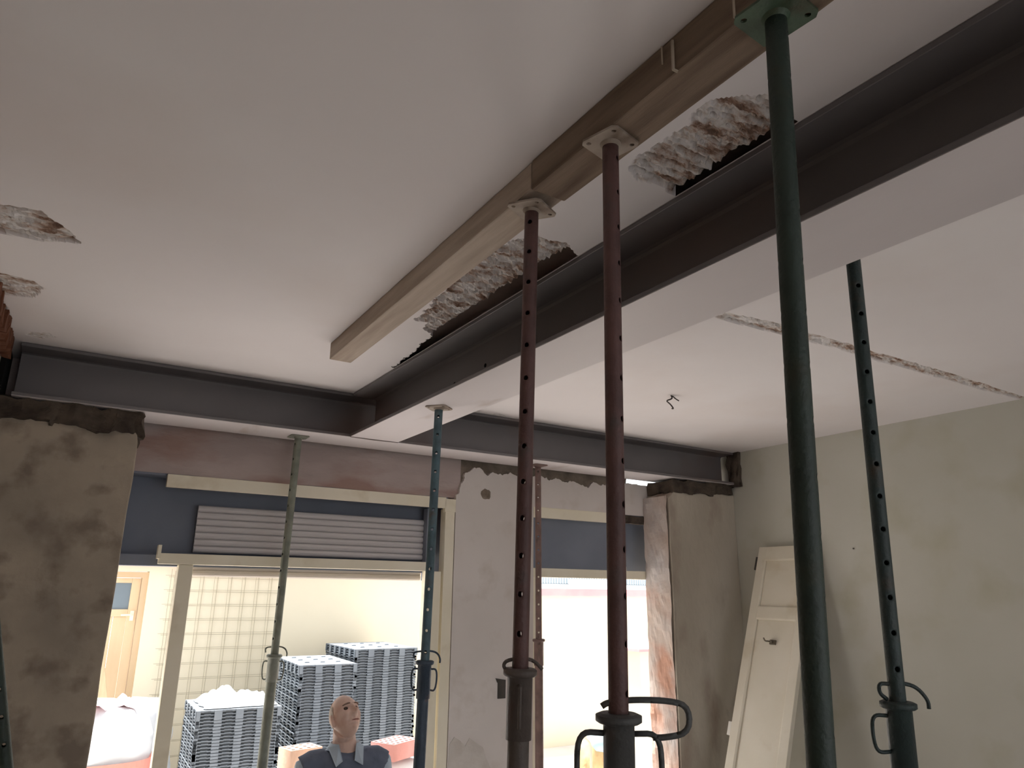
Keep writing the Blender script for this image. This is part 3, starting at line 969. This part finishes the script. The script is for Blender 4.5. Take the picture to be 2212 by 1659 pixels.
# sacks
def sack(name, c, sx, sy, h, m, label, cat='sack', seed=0.0, lump=0.05, p=3.2, ncirc=48, nz=36, flare=0.0):
    vs_, fs_ = [], []
    for j in range(nz + 1):
        t = j / nz
        prof = (1 - abs(2 * t - 1) ** p) ** (1 / p)
        prof = max(prof, 0.02)
        for i in range(ncirc):
            a = 2 * PI * i / ncirc
            cx_, sy_ = math.cos(a), math.sin(a)
            q = 2 / 2.8
            x = sx * prof * math.copysign(abs(cx_) ** q, cx_)
            y = sy * prof * math.copysign(abs(sy_) ** q, sy_)
            z = h * t
            n3 = noise.noise_vector(Vector((x * 4 + seed, y * 4, z * 4))) * lump + noise.noise_vector(Vector((x * 13, y * 13 + seed, z * 13))) * lump * 0.35
            if t == 0:
                n3 = Vector((0, 0, 0))
            elif t < 0.15:
                n3.z = abs(n3.z) * 0.3
            vs_.append((x + n3.x, y + n3.y, max(0.0, z + n3.z)))
    for j in range(nz):
        for i in range(ncirc):
            i2 = (i + 1) % ncirc
            fs_.append((j * ncirc + i, j * ncirc + i2, (j + 1) * ncirc + i2, (j + 1) * ncirc + i))
    fs_.append(tuple(range(ncirc - 1, -1, -1)))
    fs_.append(tuple(nz * ncirc + i for i in range(ncirc)))
    r = empty(name, c, label=label, category=cat)
    ob('sack_body', MB().add(vs_, fs_).mesh(), m, r, smooth=True)
    return r


M_bagw = mat('white_woven_sack', lin(206, 210, 214), lin(216, 220, 224), 3, 0.7, 0.3, 14)
bag = sack('builders_bag', (0.63, 7.25, 0), 0.36, 0.36, 1.30, M_bagw, 'large white builders bag with a red band, behind the left pier', 'bag', 3.0, 0.05)
band = MB()
vs_, fs_ = [], []
nb = 48
for j, z in enumerate((0.80, 0.885)):
    for i in range(nb):
        a = 2 * PI * i / nb
        q = 2 / 2.8
        vs_.append((0.385 * math.copysign(abs(math.cos(a)) ** q, math.cos(a)), 0.385 * math.copysign(abs(math.sin(a)) ** q, math.sin(a)), z))
fs_ = [(i, (i + 1) % nb, nb + (i + 1) % nb, nb + i) for i in range(nb)]
ob('red_band', MB().add(vs_, fs_).mesh(fix=False), mat('red_print', lin(204, 136, 124), None, 1, 0.7), bag, label='red printed band')
cr = roughen(MB().add([(-0.2 + 0.05 * i, -0.22 + 0.055 * j, 1.27 + 0.045 * math.sin(i * 1.3) * math.cos(j)) for i in range(9) for j in range(9)],
                      [(i * 9 + j, (i + 1) * 9 + j, (i + 1) * 9 + j + 1, i * 9 + j + 1) for i in range(8) for j in range(8)]).mesh(), 0.05, 6, 2, 2)
ob('folded_top', cr, mat('pink_crumpled_liner', lin(196, 150, 156), lin(210, 172, 176), 6, 0.7), bag, smooth=True, label='pink crumpled top of the bag')

sack('rubble_sack', (1.06, 8.2, 0), 0.25, 0.25, 1.20, M_bagw, 'white sack between the courtyard wall and the lowest grey stack', 'sack', 8.0, 0.05)
sack('rubble_sack', (2.75, 6.30, 0), 0.50, 0.46, 0.90, M_bagw, 'wide white sack carrying the perforated red brick', 'sack', 12.0, 0.03, 5)
sack('rubble_sack', (1.98, 6.25, 0), 0.20, 0.26, 0.74, M_bagw, 'small white sack carrying the peach clay block', 'sack', 15.0, 0.02, 5)

# perforated brick on the sack and the peach block
M_brick = mat('red_clay_brick', lin(172, 122, 116), lin(182, 132, 126), 6, 0.9, 0.2, 60)
M_peach = mat('peach_clay_block', lin(188, 156, 136), lin(196, 166, 146), 5, 0.9, 0.3, 40, c3=lin(206, 196, 186), s3=4, t3=(0.5, 0.7))  # paler blotches scattered over all faces of the block


def hollow_brick(name, c, rz, L, W, H, nx, ny, m, label):
    hs = []
    for i in range(nx):
        for j in range(ny):
            x = -L / 2 + L * (i + 0.5) / nx
            y = -W / 2 + W * (j + 0.5) / ny
            a, b_ = L / nx * 0.28, W / ny * 0.26
            hs.append([(x + a * cs, y + b_ * sn) for cs, sn in ((1, 0), (.7, .7), (0, 1), (-.7, .7), (-1, 0), (-.7, -.7), (0, -1), (.7, -.7))])
    me = plate_mesh([(-L / 2, -W / 2), (L / 2, -W / 2), (L / 2, W / 2), (-L / 2, W / 2)], hs, H)
    o = ob(name, me, m, label=label, category='brick')
    o.location = c
    o.rotation_euler = (0, 0, rz)
    return o


hollow_brick('perforated_brick', (2.665, 5.985, 0.905), math.radians(28), 0.33, 0.24, 0.125, 6, 4, M_brick, 'red perforated clay brick lying on the wide white sack')
hollow_brick('clay_block', (1.95, 6.20, 0.758), math.radians(12), 0.27, 0.2, 0.25, 4, 3, M_peach, 'peach clay block with pale blotches beside the man')

# wire meshes against the courtyard wall
M_wire = mat('rusty_steel_wire', lin(176, 168, 146), lin(158, 148, 126), 8, 0.6)


def wire_mesh(x0, x1, z0, z1, y, ox, oz, rot, label):
    r = empty('wire_mesh_panel', (x0, y, 0), label=label, category='wire mesh', group='wire mesh panels')
    r.rotation_euler = (math.radians(-0.6), math.radians(rot), 0)
    nv = int((x1 - x0) / 0.15)
    nh = int((z1 - z0) / 0.15)
    vme = MB().tube([(0, 0, z0), (0, 0, z1)], 0.0025, 6).mesh('wire')
    hme = MB().tube([(-0.06, -0.006, 0), (x1 - x0 + 0.05, -0.006, 0)], 0.0025, 6).mesh('wire')
    vme.materials.append(M_wire)
    hme.materials.append(M_wire)
    for k in range(nv + 1):
        o = ob('wire', vme, None, r)
        o.location = (ox + 0.15 * k, 0, 0)
    for k in range(nh + 1):
        o = ob('wire', hme, None, r)
        o.location = (0, 0, z0 + oz + 0.15 * k)
    return r


wire_mesh(1.20, 2.36, 0.02, 2.40, 8.835, 0.0, 0.06, 0.0, 'front wire mesh panel leaning on the cream courtyard wall')
wire_mesh(1.22, 2.30, 0.02, 2.38, 8.865, 0.0, 0.045, 0.5, 'rear wire mesh panel doubled behind the front one')

# ------------------------------------------------------------------ stacks of grey plastic formwork modules
M_plast = mat('grey_plastic', lin(104, 112, 120), lin(116, 124, 132), 3, 0.55, spec=0.4)
PITCH = 0.026


def module_mesh(W, D, nx, ny, tab_h, top):
    mb = MB()
    ins = 0.022
    mb.box(-W / 2 + ins, W / 2 - ins, -D / 2 + ins, D / 2 - ins, 0.0, PITCH - 0.003)

    def side(L, n, place):
        unit = L / n
        tw_ = unit * 0.36
        for i in range(n + 1):
            c = -L / 2 + unit * i
            a, b_ = max(-L / 2, c - tw_ / 2), min(L / 2, c + tw_ / 2)
            place(a, b_, 0.0, ins + 0.004, 0.003, PITCH - 0.002)
            if top:
                place(a, b_, 0.007, -0.001, PITCH - tab_h, PITCH + 0.003)
            if i < n:
                s0, s1 = c + tw_ / 2, c + unit - tw_ / 2
                for k in range(4):
                    t0, t1 = k / 4, (k + 1) / 4
                    zz = PITCH - 0.013 + 0.006 * (1 - (2 * (t0 + t1) / 2 - 1) ** 2)
                    place(s0 + (s1 - s0) * t0, s0 + (s1 - s0) * t1, 0.0, ins + 0.004, zz, zz + 0.007)
    side(W, nx, lambda a, b_, out, dep, z0, z1: mb.box(a, b_, -D / 2 - out, -D / 2 + dep, z0, z1))
    side(W, nx, lambda a, b_, out, dep, z0, z1: mb.box(a, b_, D / 2 - dep, D / 2 + out, z0, z1))
    side(D, ny, lambda a, b_, out, dep, z0, z1: mb.box(-W / 2 - out, -W / 2 + dep, a, b_, z0, z1))
    side(D, ny, lambda a, b_, out, dep, z0, z1: mb.box(W / 2 - dep, W / 2 + out, a, b_, z0, z1))
    if top:
        mb.box(-W / 2, W / 2, -D / 2, D / 2, PITCH - 0.004, PITCH + 0.004)
        for i in range(3):
            for j in range(3):
                x, y = -W / 2 + W * (i + 0.8) / 3.6, -D / 2 + D * (j + 0.8) / 3.6
                mb.prism([(x - 0.03, PITCH + 0.003), (x + 0.03, PITCH + 0.003), (x + 0.018, PITCH + 0.012), (x - 0.018, PITCH + 0.012)], 'y', y, y + 0.012)
    me = mb.mesh('module')
    me.materials.append(M_plast)
    return me


def stack(cx_, cy_, W, D, nx, ny, ztop, rz, words, group, seed):
    rg = random.Random(seed)
    n = int(ztop / PITCH)
    z0 = ztop - n * PITCH
    if z0 > 0.001:
        n += 1
        z0 -= PITCH
        z0 = 0.0
    pitch = ztop / n
    base_me = module_mesh(W, D, nx, ny, PITCH - 0.003, False)
    top_me = module_mesh(W, D, nx, ny, 0.075, True)
    for k in range(n):
        last = k == n - 1
        o = ob('formwork_module', top_me if last else base_me, None,
               label=('topmost grey plastic formwork module of %s' if last else 'grey plastic formwork module nested in %s') % words,
               category='module', group=group)
        o.location = (cx_ + rg.uniform(-0.004, 0.004), cy_ + rg.uniform(-0.004, 0.004), k * pitch)
        o.rotation_euler = (0, 0, rz + rg.uniform(-0.006, 0.006))


stack(1.655, 7.36, 0.70, 0.74, 4, 4, 1.20, math.radians(-2), 'the lowest stack, under white debris', 'modules in the lowest stack', 1)
stack(2.535, 7.80, 0.56, 1.02, 3, 6, 1.50, math.radians(-3), 'the middle stack, behind the man', 'modules in the middle stack', 2)
stack(3.26, 8.14, 0.70, 0.98, 4, 6, 1.60, math.radians(-1), 'the tallest stack, by the wall', 'modules in the tallest stack', 3)

# crumpled white sheet on the lowest stack
vs_, fs_ = [], []
nx_, ny_ = 44, 40
for i in range(nx_ + 1):
    for j in range(ny_ + 1):
        u, v = i / nx_, j / ny_
        x, y = 1.36 + 0.62 * u, 7.03 + 0.6 * v
        h = 0.05 + 0.10 * abs(noise.noise(Vector((x * 6, y * 6, 2)))) + 0.05 * noise.noise(Vector((x * 17, y * 17, 9)))
        e = min(u, 1 - u, v, 1 - v)
        w = 0.62 + 0.55 * math.exp(-((u - 0.30) / 0.16) ** 2) + 0.25 * math.exp(-((u - 0.75) / 0.14) ** 2)
        h = max(0.0, h * w * min(1, e / 0.10)) + 0.006
        vs_.append((x + 0.02 * noise.noise(Vector((x * 9, y * 9, 4))), y + 0.03 * noise.noise(Vector((x * 7, y * 9, 14))), 1.206 + h))
for i in range(nx_):
    for j in range(ny_):
        a = i * (ny_ + 1) + j
        fs_.append((a, a + 1, a + ny_ + 2, a + ny_ + 1))
me = bpy.data.meshes.new('sheet')
me.from_pydata(vs_, [], fs_)
ob('plastic_sheet', me, mat('white_plastic_sheet', lin(188, 196, 202), lin(178, 188, 194), 5, 0.5), label='crumpled white plastic sheet heaped on the lowest grey stack', category='sheet')

# small capped pillar, bundle and stick beyond the smaller window
pl = empty('gate_pillar', (6.45, 7.2, 0), label='small cream pillar with a pink sloping cap beyond the smaller window', category='pillar')
o = ob('shaft', MB().box(-0.2, 0.2, -0.2, 0.2, 0, 1.53).mesh(), M_cyard, pl)
cp = MB().add([(-0.29, -0.29, 1.53), (0.29, -0.29, 1.53), (0.29, 0.29, 1.53), (-0.29, 0.29, 1.53), (-0.29, -0.29, 1.56), (0.29, -0.29, 1.56), (0.29, 0.29, 1.56), (-0.29, 0.29, 1.56), (0, 0, 1.68)],
              [(3, 2, 1, 0), (0, 1, 5, 4), (1, 2, 6, 5), (2, 3, 7, 6), (3, 0, 4, 7), (4, 5, 8), (5, 6, 8), (6, 7, 8), (7, 4, 8)])
ob('cap', cp.mesh(), M_pink, pl)
bd = sack('tied_bundle', (5.17, 6.55, 0), 0.15, 0.15, 0.75, mat('beige_yellow_sack', lin(176, 150, 108), lin(190, 172, 134), 5, 0.8, c3=lin(170, 120, 84), s3=6), 'beige bundle with a pale blue top beyond the smaller window', 'bundle', 21.0, 0.06, 2.6, 28, 20)
hd_ = roughen(MB().lathe([(0.0001, 0.60), (0.11, 0.62), (0.13, 0.69), (0.09, 0.77), (0.0001, 0.80)], 20).mesh(), 0.03, 12, 3)
tp = ob('blue_top', hd_, mat('pale_blue_plastic', lin(150, 178, 186), lin(166, 190, 196), 5, 0.6), bd, smooth=True)
tp.location = (0.03, -0.02, 0.0)
ob('bent_stick', MB().tube(arc_path([(4.98, 6.36, 0.0), (4.98, 6.36, 0.60), (4.98, 6.36, 0.74), (4.86, 6.36, 0.82)]), [0.012] * 14 if False else 0.012, 8).mesh(),
   mat('grey_stick', lin(176, 164, 148), None, 1, 0.8), label='bent grey stick poking out beside the beige bundle', category='stick')

# far house with a roof railing
fh = empty('neighbouring_house', (16, 21, 0), label='far pale house with a barred roof railing above the pink coping', category='house')
for nm, me, m in (('facade', MB().box(10, 26, 21, 24, 0, 2.43).mesh(), mat('pale_blue_white_render', lin(232, 238, 242), lin(222, 230, 236), 1, 0.9)),
                  ('roof_box', MB().box(15.5, 17.4, 20.6, 21, 2.30, 2.62).mesh(), mat('pale_grey_box', lin(200, 210, 220), None, 1, 0.8)),
                  ('rail', MB().box(10, 26, 20.9, 20.95, 2.44, 2.47).box(10, 26, 20.9, 20.95, 3.30, 3.35).mesh(), mat('grey_railing', lin(130, 140, 148), None, 1, 0.6))):
    o = ob(nm, me, m, fh)
    o.location = -fh.location
bars = MB()
for k in range(100):
    x = 12 + 0.11 * k
    bars.box(x, x + 0.045, 20.9, 20.94, 2.46, 3.32)
o = ob('railing_bars', bars.mesh(), bpy.data.materials['grey_railing'], fh, kind='stuff')
o.location = -fh.location

# ------------------------------------------------------------------ the man looking up at the beams
def remeshed(mb, voxel, smooth_it=4):
    me = mb.mesh('body')
    o = bpy.data.objects.new('tmp', me)
    COL.objects.link(o)
    md = o.modifiers.new('r', 'REMESH')
    md.mode = 'VOXEL'
    md.voxel_size = voxel
    sm = o.modifiers.new('s', 'SMOOTH')
    sm.iterations = smooth_it
    sm.factor = 0.5
    dg = bpy.context.evaluated_depsgraph_get()
    out = bpy.data.meshes.new_from_object(o.evaluated_get(dg))
    bpy.data.objects.remove(o)
    for p in out.polygons:
        p.use_smooth = True
    return out


def ellipsoid(mb, c, r, M=None, nu=20, nv=14):
    vs_, fs_ = [], []
    for j in range(nv + 1):
        ph = PI * j / nv
        for i in range(nu):
            a = 2 * PI * i / nu
            p = Vector((r[0] * math.sin(ph) * math.cos(a), r[1] * math.sin(ph) * math.sin(a), r[2] * math.cos(ph)))
            vs_.append((M @ p if M else p) + Vector(c))
    for j in range(nv):
        for i in range(nu):
            i2 = (i + 1) % nu
            fs_.append((j * nu + i, j * nu + i2, (j + 1) * nu + i2, (j + 1) * nu + i))
    mb.add(vs_, fs_)


def loft(mb, rings, n=28):
    """rings: (cx, cy, z, rx, ry)"""
    vs_, fs_ = [], []
    for (cx_, cy_, z, rx, ry) in rings:
        for i in range(n):
            a = 2 * PI * i / n
            c_, s_ = math.cos(a), math.sin(a)
            vs_.append((cx_ + rx * math.copysign(abs(c_) ** 0.85, c_), cy_ + ry * math.copysign(abs(s_) ** 0.85, s_), z))
    for j in range(len(rings) - 1):
        for i in range(n):
            i2 = (i + 1) % n
            fs_.append((j * n + i, j * n + i2, (j + 1) * n + i2, (j + 1) * n + i))
    fs_.append(tuple(range(n - 1, -1, -1)))
    fs_.append(tuple((len(rings) - 1) * n + i for i in range(n)))
    mb.add(vs_, fs_)


def gauss(x, s):
    return math.exp(-(x / s) ** 2)


def head_point(d):
    """d: unit direction, face towards -Y; returns the point on the head surface"""
    x, y, z = d
    p = Vector((0.074 * x, 0.097 * y, 0.116 * z))
    if z < 0:
        t = -z
        p.x *= 1 - 0.30 * t * t
        p.y *= 1 - 0.10 * t
        if y > 0:
            p.y *= 1 - 0.30 * t
        p.y -= 0.012 * t
    if z > 0.1 and y > 0:
        p.y += 0.006
    if y < 0:
        fx, fz = p.x, p.z
        f = min(1, -y * 1.6)
        p.y += 0.006 * f * gauss(fx, 0.06)                                       # flatten the face a little
        p.y -= 0.038 * gauss(fx, 0.012) * gauss(fz + 0.024, 0.017) * f            # nose tip
        p.y -= 0.020 * gauss(fx, 0.009) * gauss(fz - 0.004, 0.022) * f            # nose bridge
        p.y -= 0.010 * gauss(abs(fx) - 0.013, 0.008) * gauss(fz + 0.030, 0.010) * f
        p.y -= 0.012 * gauss(abs(fx) - 0.026, 0.020) * gauss(fz - 0.030, 0.010) * f  # brow
        p.y += 0.015 * gauss(abs(fx) - 0.031, 0.015) * gauss(fz - 0.012, 0.012) * f  # eye sockets
        p.y -= 0.007 * gauss(abs(fx) - 0.042, 0.018) * gauss(fz + 0.020, 0.018) * f  # cheeks
        p.y += 0.007 * gauss(abs(fx) - 0.027 - 0.25 * max(0, -0.03 - fz), 0.005) * gauss(fz + 0.045, 0.020) * f  # nose-to-mouth creases
        p.y += 0.008 * gauss(abs(fx) - 0.010, 0.004) * gauss(fz + 0.043, 0.004) * f  # nostrils
        p.y -= 0.009 * gauss(fx, 0.022) * gauss(fz + 0.056, 0.006) * f            # lips
        p.y -= 0.007 * gauss(fx, 0.020) * gauss(fz + 0.068, 0.006) * f
        p.y += 0.006 * gauss(fx, 0.024) * gauss(fz + 0.062, 0.003) * f
        p.y -= 0.017 * gauss(fx, 0.022) * gauss(fz + 0.096, 0.016) * f            # chin
    return p


def head_mesh_into(mb, M, nu=72, nv=56):
    vs_, fs_ = [], []
    for j in range(nv + 1):
        ph = PI * j / nv
        for i in range(nu):
            a = 2 * PI * i / nu
            vs_.append(M @ head_point((math.sin(ph) * math.cos(a), math.sin(ph) * math.sin(a), math.cos(ph))))
    for j in range(nv):
        for i in range(nu):
            i2 = (i + 1) % nu
            fs_.append((j * nu + i, j * nu + i2, (j + 1) * nu + i2, (j + 1) * nu + i))
    mb.add(vs_, fs_)


def build_man():
    root = empty('person', (1.545, 4.12, 0), label='man in a dark vest over a pale blue shirt, head tilted back, looking up', category='person')
    root.rotation_euler = (0, 0, math.radians(-8))
    skin = mat('tanned_skin', lin(236, 202, 186), lin(242, 210, 196), 14, 0.55, 0.08, 90, c3=lin(226, 182, 164), s3=16, t3=(0.5, 0.75))
    hairm = mat('cropped_grey_hair', lin(204, 192, 182), lin(218, 206, 196), 60, 0.9, 0.4, 200)
    shirt = mat('pale_blue_shirt', lin(192, 210, 228), lin(204, 220, 236), 8, 0.85, 0.15, 60)
    vest = mat('dark_navy_vest', lin(108, 118, 138), lin(120, 130, 150), 8, 0.9, 0.2, 60)
    trous = mat('dark_work_trousers', lin(70, 72, 80), lin(84, 86, 94), 6, 0.9, 0.2, 50)
    shoe = mat('brown_work_shoe', lin(90, 70, 54), None, 1, 0.7)
    HM = Matrix.Translation((-0.022, -0.030, 1.545)) @ Matrix.Rotation(math.radians(19), 4, 'Z') @ Matrix.Rotation(math.radians(-36), 4, 'X')
    body = MB()
    head_mesh_into(body, HM)
    for s in (-1, 1):   # ears
        ellipsoid(body, HM @ Vector((s * 0.078, 0.012, -0.010)), (0.009, 0.020, 0.033), (HM.to_3x3().to_4x4() @ Matrix.Rotation(s * 0.35, 4, 'Z')))
        ellipsoid(body, HM @ Vector((s * 0.076, 0.008, -0.034)), (0.007, 0.010, 0.012), HM.to_3x3().to_4x4())
    body.tube([HM @ Vector((0, 0.030, -0.045)), (-0.012, 0.012, 1.45), (-0.002, 0.025, 1.39), (0, 0.028, 1.33)], [0.060, 0.060, 0.064, 0.085], 20)
    loft(body, [(0, 0.01, 0.84, 0.15, 0.10), (0, 0.01, 0.95, 0.165, 0.115), (0, 0.0, 1.08, 0.160, 0.115), (0, 0.01, 1.22, 0.175, 0.115), (0, 0.02, 1.32, 0.165, 0.095), (0, 0.025, 1.37, 0.09, 0.065)])
    for s in (-1, 1):
        body.tube([(s * 0.15, 0.02, 1.33), (s * 0.195, 0.02, 1.30), (s * 0.225, 0.03, 1.15), (s * 0.24, 0.03, 1.03), (s * 0.235, -0.01, 0.90), (s * 0.23, -0.035, 0.80)],
                  [0.058, 0.058, 0.046, 0.040, 0.036, 0.028], 16)
        # hand: palm and five fingers
        ellipsoid(body, (s * 0.228, -0.045, 0.745), (0.018, 0.042, 0.055))
        for k, (dy, ln) in enumerate(((-0.030, 0.072), (-0.010, 0.082), (0.010, 0.077), (0.029, 0.060))):
            body.tube([(s * 0.228, -0.045 + dy, 0.715), (s * 0.226, -0.047 + dy * 1.1, 0.715 - ln * 0.45), (s * 0.216, -0.049 + dy * 1.1, 0.715 - ln * 0.78), (s * 0.206, -0.05 + dy * 1.1, 0.715 - ln)],
                      [0.0095, 0.009, 0.008, 0.006], 8)
        body.tube([(s * 0.224, -0.070, 0.765), (s * 0.216, -0.095, 0.735), (s * 0.210, -0.103, 0.700)], [0.012, 0.010, 0.007], 8)
        body.tube([(s * 0.085, 0.01, 0.90), (s * 0.098, 0.005, 0.70), (s * 0.105, -0.005, 0.50), (s * 0.11, 0.02, 0.33), (s * 0.112, 0.02, 0.09)], [0.088, 0.080, 0.057, 0.056, 0.040], 18)
        ellipsoid(body, (s * 0.115, -0.04, 0.045), (0.045, 0.12, 0.04))
    ob('body', remeshed(body, 0.0038, 1), skin, root)
    # eyes, brows
    for s in (-1, 1):
        e = MB()
        ellipsoid(e, (0, 0, 0), (0.0125, 0.0125, 0.0105))
        eo = ob('eye', e.mesh(), mat('eye', lin(110, 92, 84), lin(60, 48, 42), 90, 0.3) if s == -1 else bpy.data.materials['eye'], root, smooth=True)
        eo.location = HM @ Vector((s * 0.030, -0.0690, 0.012))
        br = MB().tube([HM @ Vector((s * (0.014 + 0.009 * k), -0.099 + 0.0035 * k + 0.0006 * k * k, 0.028 + 0.002 * k - 0.0006 * k * k)) for k in range(5)], [0.003, 0.0045, 0.0045, 0.004, 0.002], 8)
        ob('eyebrow', br.mesh(), mat('grey_brow', lin(150, 124, 110), None, 1, 0.9) if s == -1 else bpy.data.materials['grey_brow'], root, smooth=True)
    lp = MB().tube([HM @ Vector((-0.022 + 0.0055 * k, -0.088 - 0.006 * math.sin(PI * k / 8), -0.0620)) for k in range(9)], [0.001, 0.002, 0.003, 0.003, 0.003, 0.003, 0.003, 0.002, 0.001], 6)
    ob('mouth', lp.mesh(), mat('lips', lin(150, 92, 84), None, 1, 0.6), root, smooth=True)
    # close-cropped hair: a thin shell over the crown sides and back
    hv, hf = [], []
    nu, nv = 64, 40
    keep = {}
    for j in range(nv + 1):
        ph = PI * 0.72 * j / nv
        for i in range(nu):
            a = 2 * PI * i / nu
            d = Vector((math.sin(ph) * math.cos(a), math.sin(ph) * math.sin(a), math.cos(ph)))
            side_line = -0.15 + 0.10 * d.z
            if d.y > side_line + 0.9 * max(0, d.z - 0.55) + 4.0 * max(0, -0.12 - d.z):
                keep[(j, i)] = len(hv)
                q_ = head_point(d)
                hv.append(HM @ (q_ + q_.normalized() * (0.0025 + 0.0015 * noise.noise(q_ * 120))))
    for j in range(nv):
        for i in range(nu):
            ks = [(j, i), (j, (i + 1) % nu), (j + 1, (i + 1) % nu), (j + 1, i)]
            if all(k in keep for k in ks):
                hf.append([keep[k] for k in ks])
    ob('hair', MB().add(hv, hf).mesh(), hairm, root, smooth=True)
    # shirt with long sleeves
    sh = MB()
    loft(sh, [(0, 0.005, 0.86, 0.170, 0.115), (0, 0.0, 1.08, 0.166, 0.116), (0, 0.01, 1.22, 0.180, 0.113), (0, 0.02, 1.30, 0.165, 0.092), (0, 0.026, 1.345, 0.085, 0.062)])
    for s in (-1, 1):
        sh.tube([(s * 0.14, 0.022, 1.31), (s * 0.198, 0.02, 1.300), (s * 0.232, 0.03, 1.15), (s * 0.248, 0.03, 1.03), (s * 0.242, -0.01, 0.90), (s * 0.236, -0.03, 0.825)],
                [0.050, 0.066, 0.060, 0.053, 0.046, 0.040], 18)
    sho = ob('shirt', roughen(remeshed(sh, 0.009, 5), 0.004, 14, 3), shirt, root)
    vt = MB()
    loft(vt, [(0, 0.005, 0.90, 0.188, 0.135), (0, 0.0, 1.08, 0.186, 0.138), (0, 0.01, 1.22, 0.200, 0.136), (0, 0.018, 1.300, 0.196, 0.118), (0, 0.026, 1.352, 0.130, 0.092), (0, 0.030, 1.375, 0.088, 0.070)])
    for s in (-1, 1):
        vt.tube([(s * 0.10, 0.024, 1.318), (s * 0.165, 0.022, 1.310), (s * 0.205, 0.024, 1.285)], [0.070, 0.076, 0.080], 18)
    vso = ob('vest', roughen(remeshed(vt, 0.009, 4), 0.006, 12, 6), vest, root)
    zp = MB().tube([(0.002, -0.108, 1.30), (0.002, -0.124, 1.26), (0.002, -0.132, 1.20), (0.002, -0.137, 1.08), (0.002, -0.132, 0.93)], 0.0025, 6)
    ob('zip', zp.mesh(), mat('pale_zip', lin(170, 170, 160), None, 1, 0.4), vso)
    # open collar: a band round the neck and two points
    cb = []
    for k in range(25):
        a = math.radians(-58 + (296) * k / 24)          # open at the front (-Y)
        cb.append(Vector((0.078 * math.sin(a) * -1 if False else 0.080 * math.cos(a - PI / 2 + PI), 0.024 + 0.072 * math.sin(a - PI / 2 + PI) * -1, 1.385)))
    cm = MB()
    vs_, fs_ = [], []
    nk = 28
    for k in range(nk + 1):
        a = math.radians(125 + 290 * k / nk - 180 + 0)   # from front-left round the back to front-right
        th = math.radians(-90 + 35 + (290) * k / nk)
        c_, s_ = math.cos(th), math.sin(th)
        vs_.append((0.078 * c_, 0.024 + 0.072 * s_, 1.362))
        vs_.append((0.080 * c_, 0.026 + 0.074 * s_, 1.412))
        vs_.append((0.100 * c_, 0.026 + 0.092 * s_, 1.378))
    for k in range(nk):
        a = 3 * k
        fs_ += [(a, a + 3, a + 4, a + 1), (a + 1, a + 4, a + 5, a + 2)]
    cm.add(vs_, fs_)
    for s in (-1, 1):
        th = math.radians(-90 + s * 35)
        p0 = Vector((0.079 * math.cos(th), 0.025 + 0.073 * math.sin(th), 1.410))
        th2 = math.radians(-90 + s * 78)
        p1 = Vector((0.098 * math.cos(th2), 0.026 + 0.092 * math.sin(th2), 1.392))
        tip = Vector((s * 0.070, -0.112, 1.318))
        q0 = Vector((s * 0.030, -0.086, 1.338))
        nrm = Vector((s * 0.3, -1, 0.4)).normalized() * 0.006
        a_ = [p0, p1, tip, q0]
        cm.add([p for p in a_] + [p + nrm for p in a_], [(0, 1, 2, 3), (7, 6, 5, 4), (0, 4, 5, 1), (1, 5, 6, 2), (2, 6, 7, 3), (3, 7, 4, 0)])
    cme = cm.mesh()
    co = ob('collar', cme, shirt, sho, smooth=False, label='open pale blue shirt collar')
    sd = co.modifiers.new('thick', 'SOLIDIFY')
    sd.thickness = 0.004
    tr = MB()
    loft(tr, [(0, 0.008, 0.80, 0.17, 0.12), (0, 0.008, 0.92, 0.182, 0.13)])
    for s in (-1, 1):
        tr.tube([(s * 0.085, 0.01, 0.88), (s * 0.100, 0.005, 0.70), (s * 0.108, -0.002, 0.50), (s * 0.112, 0.015, 0.30), (s * 0.113, 0.015, 0.07)], [0.096, 0.092, 0.075, 0.070, 0.068], 18)
    ob('trousers', remeshed(tr, 0.012, 4), trous, root)
    for s in (-1, 1):
        f = MB()
        loft(f, [(s * 0.115, -0.035, 0.0, 0.052, 0.138), (s * 0.115, -0.035, 0.03, 0.054, 0.140), (s * 0.115, -0.02, 0.07, 0.048, 0.115), (s * 0.114, 0.015, 0.11, 0.044, 0.055)])
        ob('shoe', remeshed(f, 0.008, 4), shoe, root)
    return root


build_man()
